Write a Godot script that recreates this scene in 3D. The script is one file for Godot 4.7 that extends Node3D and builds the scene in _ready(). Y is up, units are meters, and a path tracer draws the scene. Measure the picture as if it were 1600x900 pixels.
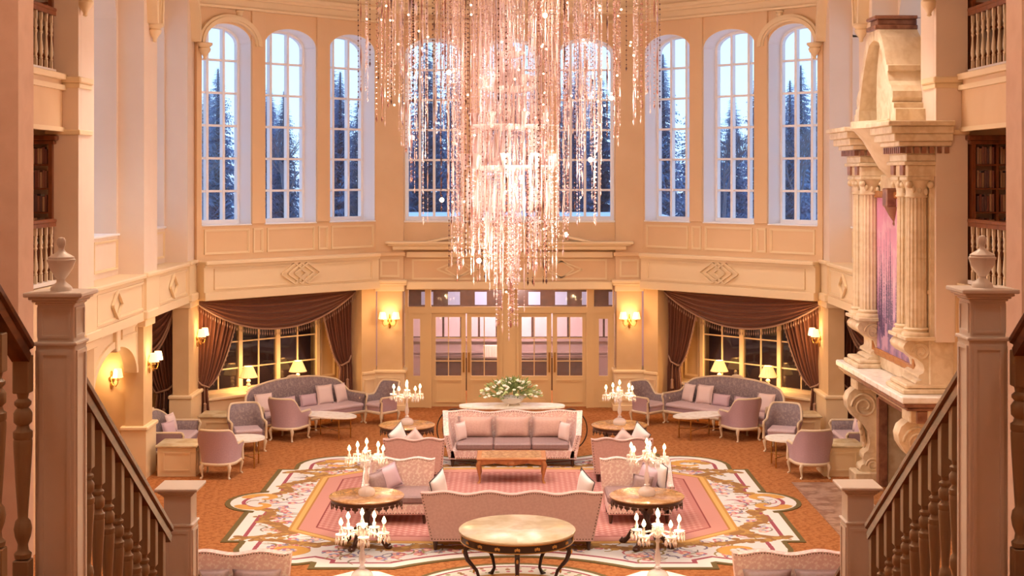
extends Node3D
# Grand lobby lounge seen from the staircase. Units metres, y up, camera looks along -z, floor at y = 0.

const EYE := 5.65
const RX := 0.7071
var M := {}
var names := {}
var rng := RandomNumberGenerator.new()
var kept := {}

# ---------------------------------------------------------------- mesh builder
class MB:
	var st := SurfaceTool.new()
	var x := Transform3D()
	var g := 1
	var cen := Vector3()
	func _init():
		st.begin(Mesh.PRIMITIVE_TRIANGLES)
		st.set_smooth_group(-1)
	func at(p: Vector3, ry := 0.0, rx := 0.0, rz := 0.0, s := Vector3.ONE) -> MB:
		x = Transform3D(Basis.from_euler(Vector3(rx, ry, rz)).scaled_local(s), p)
		return self
	func home() -> MB:
		x = Transform3D()
		return self
	func flat():
		st.set_smooth_group(-1)
	func smooth():
		g += 1
		st.set_smooth_group(g)
	func t(a: Vector3, b: Vector3, c: Vector3):
		st.add_vertex(x * a)
		st.add_vertex(x * c)
		st.add_vertex(x * b)
	func q(a: Vector3, b: Vector3, c: Vector3, d: Vector3):
		t(a, b, c)
		t(a, c, d)
	func to(a: Vector3, b: Vector3, c: Vector3):
		if (b - a).cross(c - a).dot((a + b + c) / 3.0 - cen) < 0.0:
			t(a, c, b)
		else:
			t(a, b, c)
	func qo(a: Vector3, b: Vector3, c: Vector3, d: Vector3):
		to(a, b, c)
		to(a, c, d)
	func box(c: Vector3, s: Vector3, ch := 0.0):
		flat()
		cen = c
		var h := s * 0.5
		if ch <= 0.0:
			var p := []
			for i in 8:
				p.append(c + Vector3(h.x if i & 1 else -h.x, h.y if i & 2 else -h.y, h.z if i & 4 else -h.z))
			qo(p[0], p[1], p[3], p[2])
			qo(p[4], p[5], p[7], p[6])
			qo(p[0], p[1], p[5], p[4])
			qo(p[2], p[3], p[7], p[6])
			qo(p[0], p[2], p[6], p[4])
			qo(p[1], p[3], p[7], p[5])
			return
		var px := []
		var py := []
		var pz := []
		for i in 8:
			var sx := 1.0 if i & 1 else -1.0
			var sy := 1.0 if i & 2 else -1.0
			var sz := 1.0 if i & 4 else -1.0
			px.append(c + Vector3(sx * h.x, sy * (h.y - ch), sz * (h.z - ch)))
			py.append(c + Vector3(sx * (h.x - ch), sy * h.y, sz * (h.z - ch)))
			pz.append(c + Vector3(sx * (h.x - ch), sy * (h.y - ch), sz * h.z))
		for f in [[px, 0, 2, 6, 4], [px, 1, 3, 7, 5], [py, 0, 1, 5, 4], [py, 2, 3, 7, 6], [pz, 0, 1, 3, 2], [pz, 4, 5, 7, 6]]:
			qo(f[0][f[1]], f[0][f[2]], f[0][f[3]], f[0][f[4]])
		for e in [[0, 1], [2, 3], [4, 5], [6, 7]]:
			qo(py[e[0]], py[e[1]], pz[e[1]], pz[e[0]])
		for e in [[0, 2], [1, 3], [4, 6], [5, 7]]:
			qo(px[e[0]], px[e[1]], pz[e[1]], pz[e[0]])
		for e in [[0, 4], [1, 5], [2, 6], [3, 7]]:
			qo(px[e[0]], px[e[1]], py[e[1]], py[e[0]])
		for i in 8:
			to(px[i], py[i], pz[i])
	func bx(x0: float, x1: float, y0: float, y1: float, z0: float, z1: float, ch := 0.0):
		box(Vector3((x0 + x1) / 2, (y0 + y1) / 2, (z0 + z1) / 2), Vector3(x1 - x0, y1 - y0, z1 - z0), ch)
	func prism(poly: PackedVector2Array, z0: float, z1: float, sm := false):
		var a := 0.0
		for i in poly.size():
			a += poly[i].cross(poly[(i + 1) % poly.size()])
		var p := poly.duplicate()
		if a < 0.0:
			p.reverse()
		var idx := Geometry2D.triangulate_polygon(p)
		flat()
		for k in range(0, idx.size(), 3):
			var A := p[idx[k]]
			var B := p[idx[k + 1]]
			var C := p[idx[k + 2]]
			if (B - A).cross(C - A) < 0.0:
				var w := B
				B = C
				C = w
			t(Vector3(A.x, A.y, z1), Vector3(B.x, B.y, z1), Vector3(C.x, C.y, z1))
			t(Vector3(A.x, A.y, z0), Vector3(C.x, C.y, z0), Vector3(B.x, B.y, z0))
		if sm:
			smooth()
		for i in p.size():
			var A := p[i]
			var B := p[(i + 1) % p.size()]
			q(Vector3(A.x, A.y, z0), Vector3(B.x, B.y, z0), Vector3(B.x, B.y, z1), Vector3(A.x, A.y, z1))
	func lathe(pr: Array, segs := 16, c := Vector3(), flutes := 0, sx := 1.0):
		var lastd := Vector2()
		for i in pr.size() - 1:
			var d: Vector2 = Vector2(pr[i + 1][0], pr[i + 1][1]) - Vector2(pr[i][0], pr[i][1])
			if d.length() < 1e-6:
				continue
			d = d.normalized()
			if i == 0 or lastd.dot(d) < 0.72:
				smooth()
			lastd = d
			for j in segs:
				var a0 := TAU * j / segs
				var a1 := TAU * (j + 1) / segs
				var f0 := 1.0
				var f1 := 1.0
				if flutes:
					flat()
					f0 = [1.0, 1.0, 0.9, 0.9][j % 4]
					f1 = [1.0, 1.0, 0.9, 0.9][(j + 1) % 4]
				var r0: float = pr[i][0]
				var r1: float = pr[i + 1][0]
				var y0: float = pr[i][1]
				var y1: float = pr[i + 1][1]
				var A := c + Vector3(r0 * f0 * sin(a0) * sx, y0, r0 * f0 * cos(a0))
				var B := c + Vector3(r0 * f1 * sin(a1) * sx, y0, r0 * f1 * cos(a1))
				var C := c + Vector3(r1 * f1 * sin(a1) * sx, y1, r1 * f1 * cos(a1))
				var D := c + Vector3(r1 * f0 * sin(a0) * sx, y1, r1 * f0 * cos(a0))
				if r0 > 1e-5:
					t(A, B, C)
				if r1 > 1e-5:
					t(A, C, D)
	func ball(c: Vector3, r: Vector3, segs := 12, rings := 8):
		smooth()
		for i in rings:
			var p0 := PI * i / rings - PI / 2
			var p1 := PI * (i + 1) / rings - PI / 2
			for j in segs:
				var a0 := TAU * j / segs
				var a1 := TAU * (j + 1) / segs
				var A := c + Vector3(cos(p0) * sin(a0), sin(p0), cos(p0) * cos(a0)) * r
				var B := c + Vector3(cos(p0) * sin(a1), sin(p0), cos(p0) * cos(a1)) * r
				var C := c + Vector3(cos(p1) * sin(a1), sin(p1), cos(p1) * cos(a1)) * r
				var D := c + Vector3(cos(p1) * sin(a0), sin(p1), cos(p1) * cos(a0)) * r
				if i > 0:
					t(A, B, C)
				if i < rings - 1:
					t(A, C, D)
	func octa(c: Vector3, r: Vector3):
		flat()
		cen = c
		var X := Vector3(r.x, 0, 0)
		var Y := Vector3(0, r.y, 0)
		var Z := Vector3(0, 0, r.z)
		for sx in [-1.0, 1.0]:
			for sy in [-1.0, 1.0]:
				for sz in [-1.0, 1.0]:
					to(c + X * sx, c + Y * sy, c + Z * sz)
	func tube(path: Array, r, sides := 8, cap := true, flatten := 1.0):
		var n := path.size()
		var rings := []
		var nn := Vector3()
		for k in n:
			var tg: Vector3 = path[mini(k + 1, n - 1)] - path[maxi(k - 1, 0)]
			if tg.length() < 1e-7:
				tg = Vector3.UP
			tg = tg.normalized()
			if k == 0:
				nn = tg.cross(Vector3.UP)
				if nn.length() < 0.05:
					nn = tg.cross(Vector3.RIGHT)
				nn = nn.normalized()
			else:
				nn = (nn - tg * nn.dot(tg)).normalized()
			var b := tg.cross(nn)
			var rr: float = r[k] if r is Array else r
			var ring := []
			for j in sides:
				var a := TAU * j / sides
				ring.append(path[k] + (nn * cos(a) + b * sin(a) * flatten) * rr)
			rings.append(ring)
		smooth()
		for k in n - 1:
			for j in sides:
				var j1 := (j + 1) % sides
				q(rings[k][j], rings[k][j1], rings[k + 1][j1], rings[k + 1][j])
		if cap:
			flat()
			for j in range(1, sides - 1):
				t(rings[0][0], rings[0][j + 1], rings[0][j])
				t(rings[n - 1][0], rings[n - 1][j], rings[n - 1][j + 1])
	func grid(rows: Array, sm := true):
		if sm:
			smooth()
		else:
			flat()
		for i in rows.size() - 1:
			for j in rows[i].size() - 1:
				q(rows[i][j], rows[i][j + 1], rows[i + 1][j + 1], rows[i + 1][j])
	func bar(a: Vector3, b: Vector3, w: float, h: float):
		# a square bar from a to b, h measured along y, or along z for upright bars
		var d := (b - a).normalized()
		var up := Vector3.UP
		if absf(d.y) > 0.99:
			up = Vector3.BACK
		var s := d.cross(up).normalized()
		var u := s.cross(d).normalized()
		flat()
		cen = (a + b) / 2
		var p := []
		for e in [a, b]:
			for k in [[-1, -1], [1, -1], [1, 1], [-1, 1]]:
				p.append(e + s * (w / 2 * k[0]) + u * (h / 2 * k[1]))
		qo(p[0], p[1], p[2], p[3])
		qo(p[4], p[5], p[6], p[7])
		for k in 4:
			var k1 := (k + 1) % 4
			qo(p[k], p[k1], p[4 + k1], p[4 + k])
	func pillow(c: Vector3, s: Vector3, n := 8):
		# a soft cushion, widest face across z
		smooth()
		for side in [1.0, -1.0]:
			var rows := []
			for i in n + 1:
				var v := 2.0 * i / n - 1.0
				var row := []
				for j in n + 1:
					var u: float = (2.0 * j / n - 1.0) * side
					var e := sqrt(maxf(0.0, (1.0 - pow(absf(u), 3.0)) * (1.0 - pow(absf(v), 3.0))))
					var pinch := 1.0 - 0.07 * (1.0 - u * u) * absf(v)
					var pin2 := 1.0 - 0.07 * (1.0 - v * v) * absf(u)
					row.append(c + Vector3(u * s.x / 2 * pin2, v * s.y / 2 * pinch, side * s.z / 2 * e))
				rows.append(row)
			for i in n:
				for j in n:
					q(rows[i][j], rows[i][j + 1], rows[i + 1][j + 1], rows[i + 1][j])
	func done() -> ArrayMesh:
		st.generate_normals()
		return st.commit()

# ---------------------------------------------------------------- node helpers
func numbered(n: String) -> String:
	if not names.has(n):
		names[n] = 0
		return n
	names[n] += 1
	return "%s_%03d" % [n, names[n]]

func thing(n: String, label: String, cat: String, p := Vector3(), ry := 0.0, group := "") -> Node3D:
	var o := Node3D.new()
	o.name = numbered(n)
	add_child(o, true)
	o.position = p
	o.rotation.y = ry
	tag(o, label, cat, group)
	return o

func tag(o: Node, label: String, cat := "", group := ""):
	if label:
		o.set_meta("label", label)
	if cat:
		o.set_meta("category", cat)
	if group:
		o.set_meta("group", group)

func mi(parent: Node, n: String, mesh: Mesh, m: Material, p := Vector3()) -> MeshInstance3D:
	var o := MeshInstance3D.new()
	if parent == self:
		o.name = numbered(n)
	else:
		var nm := n
		var k := 0
		while parent.has_node(nm):
			k += 1
			nm = "%s_%03d" % [n, k]
		o.name = nm
	o.mesh = mesh
	o.material_override = m
	if n in ["crystal_drops", "nail_trim", "tassel_fringe", "needles", "dentil_row", "edge_trim", "gilt_ornament", "branches"]:
		o.set_meta("kind", "stuff")
	parent.add_child(o, true)
	o.position = p
	return o

func part(parent: Node, n: String, b: MB, m: Material, p := Vector3()) -> MeshInstance3D:
	return mi(parent, n, b.done(), m, p)

func single(n: String, label: String, cat: String, b: MB, m: Material, p := Vector3(), group := "") -> MeshInstance3D:
	var o := mi(self, n, b.done(), m, p)
	tag(o, label, cat, group)
	return o

func struct(n: String, b: MB, m: Material, label := "", cat := "") -> MeshInstance3D:
	var o := mi(self, n, b.done(), m)
	o.set_meta("kind", "structure")
	tag(o, label, cat)
	return o

func frame(n: String, origin: Vector3, ry: float, label: String, cat := "wall") -> Node3D:
	var o := Node3D.new()
	o.name = n
	add_child(o)
	o.position = origin
	o.rotation.y = ry
	o.set_meta("kind", "structure")
	tag(o, label, cat)
	return o

func copy(src: Node3D, label: String, p: Vector3, ry := 0.0, group := "") -> Node3D:
	var c: Node3D = src.duplicate()
	var base := String(src.name)
	var i := base.rfind("_")
	if i > 0 and base.substr(i + 1).is_valid_int():
		base = base.substr(0, i)
	c.name = numbered(base)
	add_child(c, true)
	c.position = p
	c.rotation = Vector3(0, ry, 0)
	tag(c, label, "", group)
	return c

func omni(n: String, p: Vector3, col: Color, e: float, size := 0.1):
	var l := OmniLight3D.new()
	l.name = numbered(n)
	l.light_color = col
	l.light_energy = e
	l.light_size = size
	l.omni_range = 40.0
	l.omni_attenuation = 2.0
	l.shadow_enabled = true
	add_child(l, true)
	l.position = p

# ---------------------------------------------------------------- materials
func mat(n: String, c: Color, rough := 0.6, metal := 0.0, spec := 0.5) -> StandardMaterial3D:
	var m := StandardMaterial3D.new()
	m.resource_name = n
	m.albedo_color = c
	m.roughness = rough
	m.metallic = metal
	m.metallic_specular = spec
	M[n] = m
	return m

func noise(freq: float, kind := FastNoiseLite.TYPE_SIMPLEX_SMOOTH, sd := 1, oct := 4) -> FastNoiseLite:
	var f := FastNoiseLite.new()
	f.noise_type = kind
	f.seed = sd
	f.frequency = freq
	f.fractal_octaves = oct
	return f

func ntex(f: FastNoiseLite, cols: Array, size := 256, offs := []) -> NoiseTexture2D:
	var t := NoiseTexture2D.new()
	t.width = size
	t.height = size
	t.seamless = true
	t.noise = f
	var gr := Gradient.new()
	var o := PackedFloat32Array()
	var cc := PackedColorArray()
	for i in cols.size():
		o.append(offs[i] if offs.size() else float(i) / maxf(1, cols.size() - 1))
		cc.append(cols[i])
	gr.offsets = o
	gr.colors = cc
	t.color_ramp = gr
	return t

func texmat(n: String, tx: Texture2D, scale: Vector3, rough := 0.7, world := false, metal := 0.0, spec := 0.5) -> StandardMaterial3D:
	var m := mat(n, Color.WHITE, rough, metal, spec)
	m.albedo_texture = tx
	m.uv1_triplanar = true
	m.uv1_world_triplanar = world
	m.uv1_scale = scale
	return m

func glow(n: String, c: Color, e: float) -> StandardMaterial3D:
	var m := mat(n, Color(1, 0.95, 0.85), 0.5)
	m.emission_enabled = true
	m.emission = c
	m.emission_energy_multiplier = e
	return m

func glass(n: String, c: Color, a: float, rough := 0.03, spec := 0.5) -> StandardMaterial3D:
	var m := mat(n, Color(c.r, c.g, c.b, a), rough, 0.0, spec)
	m.transparency = BaseMaterial3D.TRANSPARENCY_ALPHA
	return m

func h(s: String) -> Color:
	return Color.html(s)

func make_materials():
	var V := Vector3.ONE
	# plaster and paint
	texmat("cream", ntex(noise(0.01, 1, 3, 3), [h("dfbb90"), h("e5c39a")]), V * 0.35, 0.6, true)
	mat("trim", h("ebd2aa"), 0.5)
	texmat("daylit_plaster", ntex(noise(0.01, 1, 4, 3), [h("e6cfba"), h("ebd6c2")]), V * 0.35, 0.6, true)  # wall plaster made paler, window daylight put into its colour
	texmat("tan", ntex(noise(0.02, 1, 5, 3), [h("cfae82"), h("d6b68b")]), V * 0.4, 0.7, true)
	texmat("hall_paint", ntex(noise(0.015, 1, 8, 5), [h("d3ab93"), h("dcb69f"), h("d4ad95")]), V * 0.5, 0.75, true)
	mat("door_paint", h("e0c08c"), 0.5)
	mat("white_paint", h("ece2da"), 0.4)
	mat("taupe_paint", h("9c8468"), 0.45)
	mat("ceiling_paint", h("f0e4d0"), 0.8)
	mat("window_white", h("f4f1f2"), 0.45)
	texmat("stone", ntex(noise(0.012, 1, 11, 5), [h("e4cfae"), h("ecd9ba"), h("dac29c"), h("eedec4")]), V * 0.8, 0.45, false)
	texmat("marble_dark", ntex(noise(0.01, 1, 12, 5), [h("8a5b45"), h("a5755c"), h("6d4334")]), V * 1.0, 0.3, false)
	texmat("marble_floor", ntex(noise(0.012, 1, 14, 6), [h("9a7560"), h("b59580"), h("87614d"), h("cbb09c")]), V * 0.7, 0.3, true)
	texmat("marble_top", ntex(noise(0.015, 1, 15, 5), [h("f4efe6"), h("fbf7f0"), h("e6dccd")]), V * 1.2, 0.25, false)
	# wood
	var grain := noise(0.01, 1, 21, 4)
	texmat("oak_rail", ntex(grain, [h("633416"), h("824a22"), h("552b11"), h("74401c")]), Vector3(3, 3, 0.5), 0.33)
	texmat("dark_wood", ntex(grain, [h("3d2014"), h("52301d"), h("331a10")]), V * 1.5, 0.3)
	texmat("case_wood", ntex(grain, [h("6b3519"), h("7e4423"), h("5c2c14")]), Vector3(2, 0.6, 2), 0.35)
	texmat("burl", ntex(noise(0.02, 1, 25, 5), [h("a97c4e"), h("bd9263"), h("996d42"), h("c6a274")]), V * 1.2, 0.22)
	texmat("table_wood", ntex(grain, [h("a56b3c"), h("b97d4a"), h("94592f")]), Vector3(1, 1, 3), 0.25)
	texmat("pale_top", ntex(noise(0.008, 1, 28, 5), [h("c9b592"), h("d6c6a6"), h("bda882"), h("d2c09c")]), V * 0.8, 0.25)
	mat("gilt_wood", h("d9c3a5"), 0.4)
	mat("gilt", h("c59a55"), 0.35, 0.8)
	mat("brass", h("b98d4a"), 0.3, 0.9)
	mat("iron", h("4a3a30"), 0.4, 0.6)
	mat("lacquer", h("33241d"), 0.25)
	# fabrics
	var cl := ntex(noise(0.03, 0, 31, 2), [h("bf9a90"), h("caa59b")])
	texmat("rose_fabric", cl, V * 2.0, 0.75)
	M.rose_fabric.rim_enabled = true
	M.rose_fabric.rim = 0.3
	texmat("damask_pink", ntex(noise(0.022, 1, 33, 3), [h("dab8b3"), h("dfbfb9"), h("ecd8d0"), h("efded6")], 256, [0.0, 0.5, 0.6, 1.0]), V * 2.8, 0.7)
	texmat("mauve_fabric", ntex(noise(0.06, 0, 35, 2), [h("b598a4"), h("c2a5b0")]), V * 2.0, 0.8)
	texmat("damask_grey", ntex(noise(0.02, 1, 37, 3), [h("78666a"), h("847276"), h("9a8885")], 256, [0.0, 0.55, 0.75]), V * 3.0, 0.7)
	texmat("seat_fabric", ntex(noise(0.05, 0, 39, 2), [h("bba3a8"), h("c7b0b4")]), V * 2.0, 0.75)
	texmat("taupe_satin", ntex(noise(0.03, 0, 41, 2), [h("8c7272"), h("99807f")]), V * 2.0, 0.45)
	mat("lilac_satin", h("c6aab5"), 0.5)
	mat("pale_pink", h("e3cbc7"), 0.7)
	mat("white_linen", h("efe6e4"), 0.8)
	mat("dark_piping", h("3c3038"), 0.6)
	texmat("plum_velvet", ntex(noise(0.05, 0, 43, 2), [h("6a3822"), h("784429")]), V * 2.0, 0.65)
	M.plum_velvet.rim_enabled = true
	M.plum_velvet.rim = 0.4
	M.plum_velvet.rim_tint = 0.7
	mat("fringe", h("a8836d"), 0.7)
	mat("nail", h("5d4636"), 0.35, 0.7)
	# floor
	texmat("carpet", ntex(noise(0.045, FastNoiseLite.TYPE_CELLULAR, 51, 2), [h("a56b40"), h("b2774a"), h("965e37"), h("bd8355")], 256), V * 0.9, 0.95, true, 0.0, 0.1)
	# glass and crystal
	glass("pane", Color(0.9, 0.95, 1.0), 0.05, 0.02, 0.4)
	glass("darkened_pane", Color(0.2, 0.16, 0.2), 0.3, 0.02, 0.9)  # dark tint puts the darkness behind the bay into the glass
	glass("crystal", Color(0.97, 0.92, 0.9), 0.45, 0.05, 0.9)
	mat("bead", h("f2d6cf"), 0.12, 0.3, 0.9)
	mat("bead_rose", h("c98f80"), 0.15, 0.55, 0.9)
	mat("bead_dark", h("6a4a42"), 0.15, 0.7, 0.9)
	mat("rod_crystal", h("ecd2d6"), 0.1, 0.2, 0.9)
	mat("cut_glass", h("f8f2ee"), 0.08, 0.15, 1.0)
	mat("wire", h("9a6f4a"), 0.35, 0.6)
	glow("flame", Color(1.0, 0.86, 0.62), 8.0)
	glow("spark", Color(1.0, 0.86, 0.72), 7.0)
	glow("shade_white", Color(1.0, 0.78, 0.5), 1.6)
	glow("shade_gold", Color(1.0, 0.74, 0.34), 0.7)
	mat("crystal_pink", h("f6ddd8"), 0.15, 0.0, 0.9)
	glow("spire_glow", Color(1.0, 0.85, 0.75), 4.0)
	glow("added_lamp_glow", Color(1.0, 0.8, 0.58), 3.0)
	mat("porcelain", h("f2e6dc"), 0.3)
	mat("candle", h("fff6e6"), 0.5)
	# outside
	mat("needles", h("6c80a2"), 0.9)
	mat("needles_pale", h("8fa2c4"), 0.9)
	mat("bark", h("6a6470"), 0.9)
	mat("snow", h("e8edf5"), 0.9)
	mat("roof_dark", h("5a5860"), 0.8)
	# plants and books
	mat("leaf", h("8a9c5e"), 0.6)
	mat("petal", h("f3efe2"), 0.6)
	mat("petal_green", h("c6d49a"), 0.6)
	for k in 5:
		mat("book%d" % k, [h("8a5a4a"), h("a07a5a"), h("6a4a48"), h("b08d70"), h("7a4438")][k], 0.6)
	# the lavender room behind the doors
	mat("lavender", h("dccad8"), 0.7)
	mat("window_blue", h("a9b6dc"), 0.5)
	mat("mauve_panel", h("b59a9c"), 0.6)
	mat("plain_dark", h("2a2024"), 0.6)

# ---------------------------------------------------------------- setting helpers
func panel(parent: Node, x0: float, x1: float, y0: float, y1: float, z: float, w := 0.04, proud := 0.03, m := "trim"):
	var b := MB.new()
	for k in 2:
		var e := w * 0.55 * k
		var p := proud * (1.0 - 0.45 * k)
		var ww := w * (0.55 if k == 0 else 0.6)
		b.bx(x0 + e, x1 - e, y0 + e, y0 + e + ww, z - 0.005, z + p)
		b.bx(x0 + e, x1 - e, y1 - e - ww, y1 - e, z - 0.005, z + p)
		b.bx(x0 + e, x0 + e + ww, y0 + e + ww, y1 - e - ww, z - 0.005, z + p)
		b.bx(x1 - e - ww, x1 - e, y0 + e + ww, y1 - e - ww, z - 0.005, z + p)
	part(parent, "panel_moulding", b, M[m])

func ring2(hw: float, hh: float) -> PackedVector2Array:
	return PackedVector2Array([Vector2(-hw, 0), Vector2(0, -hh), Vector2(hw, 0), Vector2(0, hh)])

func diamond(parent: Node, cx: float, cy: float, z: float, sizes: Array):
	var b := MB.new()
	for s in sizes:
		var p := ring2(s[0], s[1])
		for k in 4:
			var A := p[k]
			var B := p[(k + 1) % 4]
			var ox: float = s[2]
			b.bar(Vector3(cx + A.x + ox, cy + A.y, z + 0.015), Vector3(cx + B.x + ox, cy + B.y, z + 0.015), 0.05, 0.035)
	part(parent, "diamond_ornament", b, M.trim)

func arch_y(x: float, hw: float, spring: float, rise: float) -> float:
	return spring + rise * sqrt(maxf(0.0, 1.0 - (x / hw) * (x / hw)))

func arch_wall(b: MB, x0: float, x1: float, y0: float, y1: float, holes: Array, zf: float, zb: float):
	var last := x0
	for o in holes:
		var cx: float = o[0]
		var hw: float = o[1]
		var sill: float = o[2]
		var sp: float = o[3]
		var rise: float = o[4]
		if cx - hw > last + 0.001:
			b.bx(last, cx - hw, y0, y1, zb, zf)
		if sill > y0:
			b.bx(cx - hw, cx + hw, y0, sill, zb, zf)
		var poly := PackedVector2Array([Vector2(cx + hw, y1), Vector2(cx - hw, y1)])
		for i in 25:
			var x := -hw * cos(PI * i / 24.0)
			poly.append(Vector2(cx + x, sp + rise * sin(PI * i / 24.0)))
		b.prism(poly, zb, zf, true)
		last = cx + hw
	if last < x1 - 0.001:
		b.bx(last, x1, y0, y1, zb, zf)

func arch_band(b: MB, cx: float, hw: float, sp: float, rise: float, w: float, z0: float, z1: float, from := 0, to := 24):
	var poly := PackedVector2Array()
	for i in range(from, to + 1):
		var a := PI * i / 24.0
		poly.append(Vector2(cx - hw * cos(a), sp + rise * sin(a)))
	for i in range(to, from - 1, -1):
		var a := PI * i / 24.0
		poly.append(Vector2(cx - (hw + w) * cos(a), sp + (rise + w) * sin(a)))
	b.prism(poly, z0, z1, true)

var window_count := 0
func arched_window(like: Node3D, cx: float, hw: float, sill: float, sp: float, rise: float, z: float, label: String, cols := 3, rows := 6):
	window_count += 1
	var o := frame("window_%d" % window_count, like.position, like.rotation.y, label, "window")
	var b := MB.new()
	var fw := 0.07
	b.bx(cx - hw, cx - hw + fw, sill, sp, z - 0.06, z + 0.06)
	b.bx(cx + hw - fw, cx + hw, sill, sp, z - 0.06, z + 0.06)
	b.bx(cx - hw + fw, cx + hw - fw, sill, sill + 0.09, z - 0.06, z + 0.06)
	arch_band(b, cx, hw - fw, sp, rise - fw, fw, z - 0.06, z + 0.06)
	part(o, "window_frame", b, M.window_white)
	var top := sp + rise
	var rowh := (sp - 0.37 - sill) / float(rows - 1)
	for c in range(1, cols):
		var x := -hw + 2.0 * hw * c / cols
		var v := MB.new()
		v.bx(cx + x - 0.03, cx + x + 0.03, sill + 0.09, arch_y(x, hw - fw, sp, rise - fw) + 0.02, z - 0.05, z + 0.07)
		part(o, "muntin", v, M.window_white)
	for r in range(1, rows):
		var v := MB.new()
		var y := sill + rowh * r
		v.bx(cx - hw + fw, cx + hw - fw, y - 0.025, y + 0.025, z - 0.045, z + 0.045)
		part(o, "muntin", v, M.window_white)
	for c in cols:
		for r in rows:
			var xa := -hw + 2.0 * hw * c / cols
			var xb := -hw + 2.0 * hw * (c + 1) / cols
			xa = maxf(xa + 0.03, -hw + fw)
			xb = minf(xb - 0.03, hw - fw)
			var ya := sill + rowh * r + 0.026
			var p := MB.new()
			p.flat()
			if r < rows - 1:
				var yb := sill + rowh * (r + 1) - 0.026
				if r == 0:
					ya = sill + 0.09
				p.q(Vector3(cx + xa, ya, z), Vector3(cx + xb, ya, z), Vector3(cx + xb, yb, z), Vector3(cx + xa, yb, z))
			else:
				for i in 4:
					var u0 := lerpf(xa, xb, i / 4.0)
					var u1 := lerpf(xa, xb, (i + 1) / 4.0)
					p.q(Vector3(cx + u0, ya, z), Vector3(cx + u1, ya, z), Vector3(cx + u1, arch_y(u1, hw - fw + 0.005, sp, rise - fw), z), Vector3(cx + u0, arch_y(u0, hw - fw + 0.005, sp, rise - fw), z))
			part(o, "pane", p, M.pane)

func daylit_reveal_strips(o: Node3D, cx: float, hw: float, sill: float, sp: float, rise: float, z0: float, z1: float):
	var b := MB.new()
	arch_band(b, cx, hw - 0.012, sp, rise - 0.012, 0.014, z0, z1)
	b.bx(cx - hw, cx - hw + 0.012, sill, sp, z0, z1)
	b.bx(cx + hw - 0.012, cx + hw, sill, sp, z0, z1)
	part(o, "daylit_reveal", b, M.window_white)  # thin white strips paint the window daylight onto the reveals

func pilaster(o: Node3D, x0: float, x1: float, zf: float, zb: float):
	# ground floor pilaster: panelled base, shaft and capital block
	var b := MB.new()
	b.bx(x0, x1, 0.9, 2.9, zb, zf)
	part(o, "pilaster_shaft", b, M.tan)
	b = MB.new()
	b.bx(x0 - 0.06, x1 + 0.06, 0.0, 0.9, zb, zf + 0.06)
	b.bx(x0 - 0.1, x1 + 0.1, 0.0, 0.14, zb, zf + 0.1, 0.01)
	b.bx(x0 - 0.1, x1 + 0.1, 0.9, 0.98, zb, zf + 0.1, 0.02)
	part(o, "pilaster_base", b, M.trim)
	panel(o, x0 + 0.03, x1 - 0.03, 0.24, 0.8, zf + 0.06)
	b = MB.new()
	b.bx(x0 - 0.05, x1 + 0.05, 2.86, 3.0, zb, zf + 0.05, 0.01)
	b.bx(x0 - 0.1, x1 + 0.1, 3.0, 3.06, zb, zf + 0.1, 0.015)
	b.bx(x0 - 0.13, x1 + 0.13, 3.06, 3.14, zb, zf + 0.13, 0.02)
	part(o, "capital", b, M.trim)

func corbel(o: Node3D, x: float, y: float, z: float, s := 1.0):
	var b := MB.new()
	b.at(Vector3(x, y, z), 0, 0, 0, Vector3(s, s, s))
	b.lathe([[0.0, -0.36], [0.06, -0.33], [0.05, -0.28], [0.09, -0.2], [0.17, -0.1], [0.19, -0.02], [0.15, 0.02], [0.21, 0.07], [0.24, 0.1], [0.24, 0.16], [0.0, 0.16]], 16)
	part(o, "corbel", b, M.trim)

# ---------------------------------------------------------------- the scene
func _ready():
	rng.seed = 7
	camera_and_light()
	make_materials()
	shell()
	back_wall()
	diagonal_wall(true)
	diagonal_wall(false)
	side_wall(true)
	side_wall(false)
	near_walls_and_stairs()
	added_lamps_overhead()
	fireplace()
	outside()
	rugs()
	furniture()
	lounges()
	curtains()
	small_lamps()
	bookcases()
	chandelier()

func camera_and_light():
	var cam := Camera3D.new()
	cam.name = "camera"
	cam.projection = Camera3D.PROJECTION_FRUSTUM
	cam.near = 0.1
	cam.far = 400.0
	cam.size = 0.1 * 900.0 / 2250.0
	cam.frustum_offset = Vector2(0, -0.1 * 177.0 / 2250.0)
	add_child(cam)
	cam.position = Vector3(0, EYE, 0)
	cam.current = true
	var we := WorldEnvironment.new()
	we.name = "world"
	var e := Environment.new()
	e.background_mode = Environment.BG_SKY
	var sky := Sky.new()
	var sm := ProceduralSkyMaterial.new()
	sm.sky_top_color = h("86b0e2")
	sm.sky_horizon_color = h("acd0f0")
	sm.sky_curve = 0.2
	sm.sky_energy_multiplier = 1.0
	sm.ground_bottom_color = h("92a8cc")
	sm.ground_horizon_color = h("a4c2e6")
	sky.sky_material = sm
	e.sky = sky
	e.background_energy_multiplier = 1.8
	e.ambient_light_source = Environment.AMBIENT_SOURCE_SKY
	e.tonemap_mode = Environment.TONE_MAPPER_LINEAR
	e.tonemap_exposure = 1.26
	e.sdfgi_enabled = true
	e.ssao_enabled = true
	e.ssil_enabled = true
	we.environment = e
	add_child(we)

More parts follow.
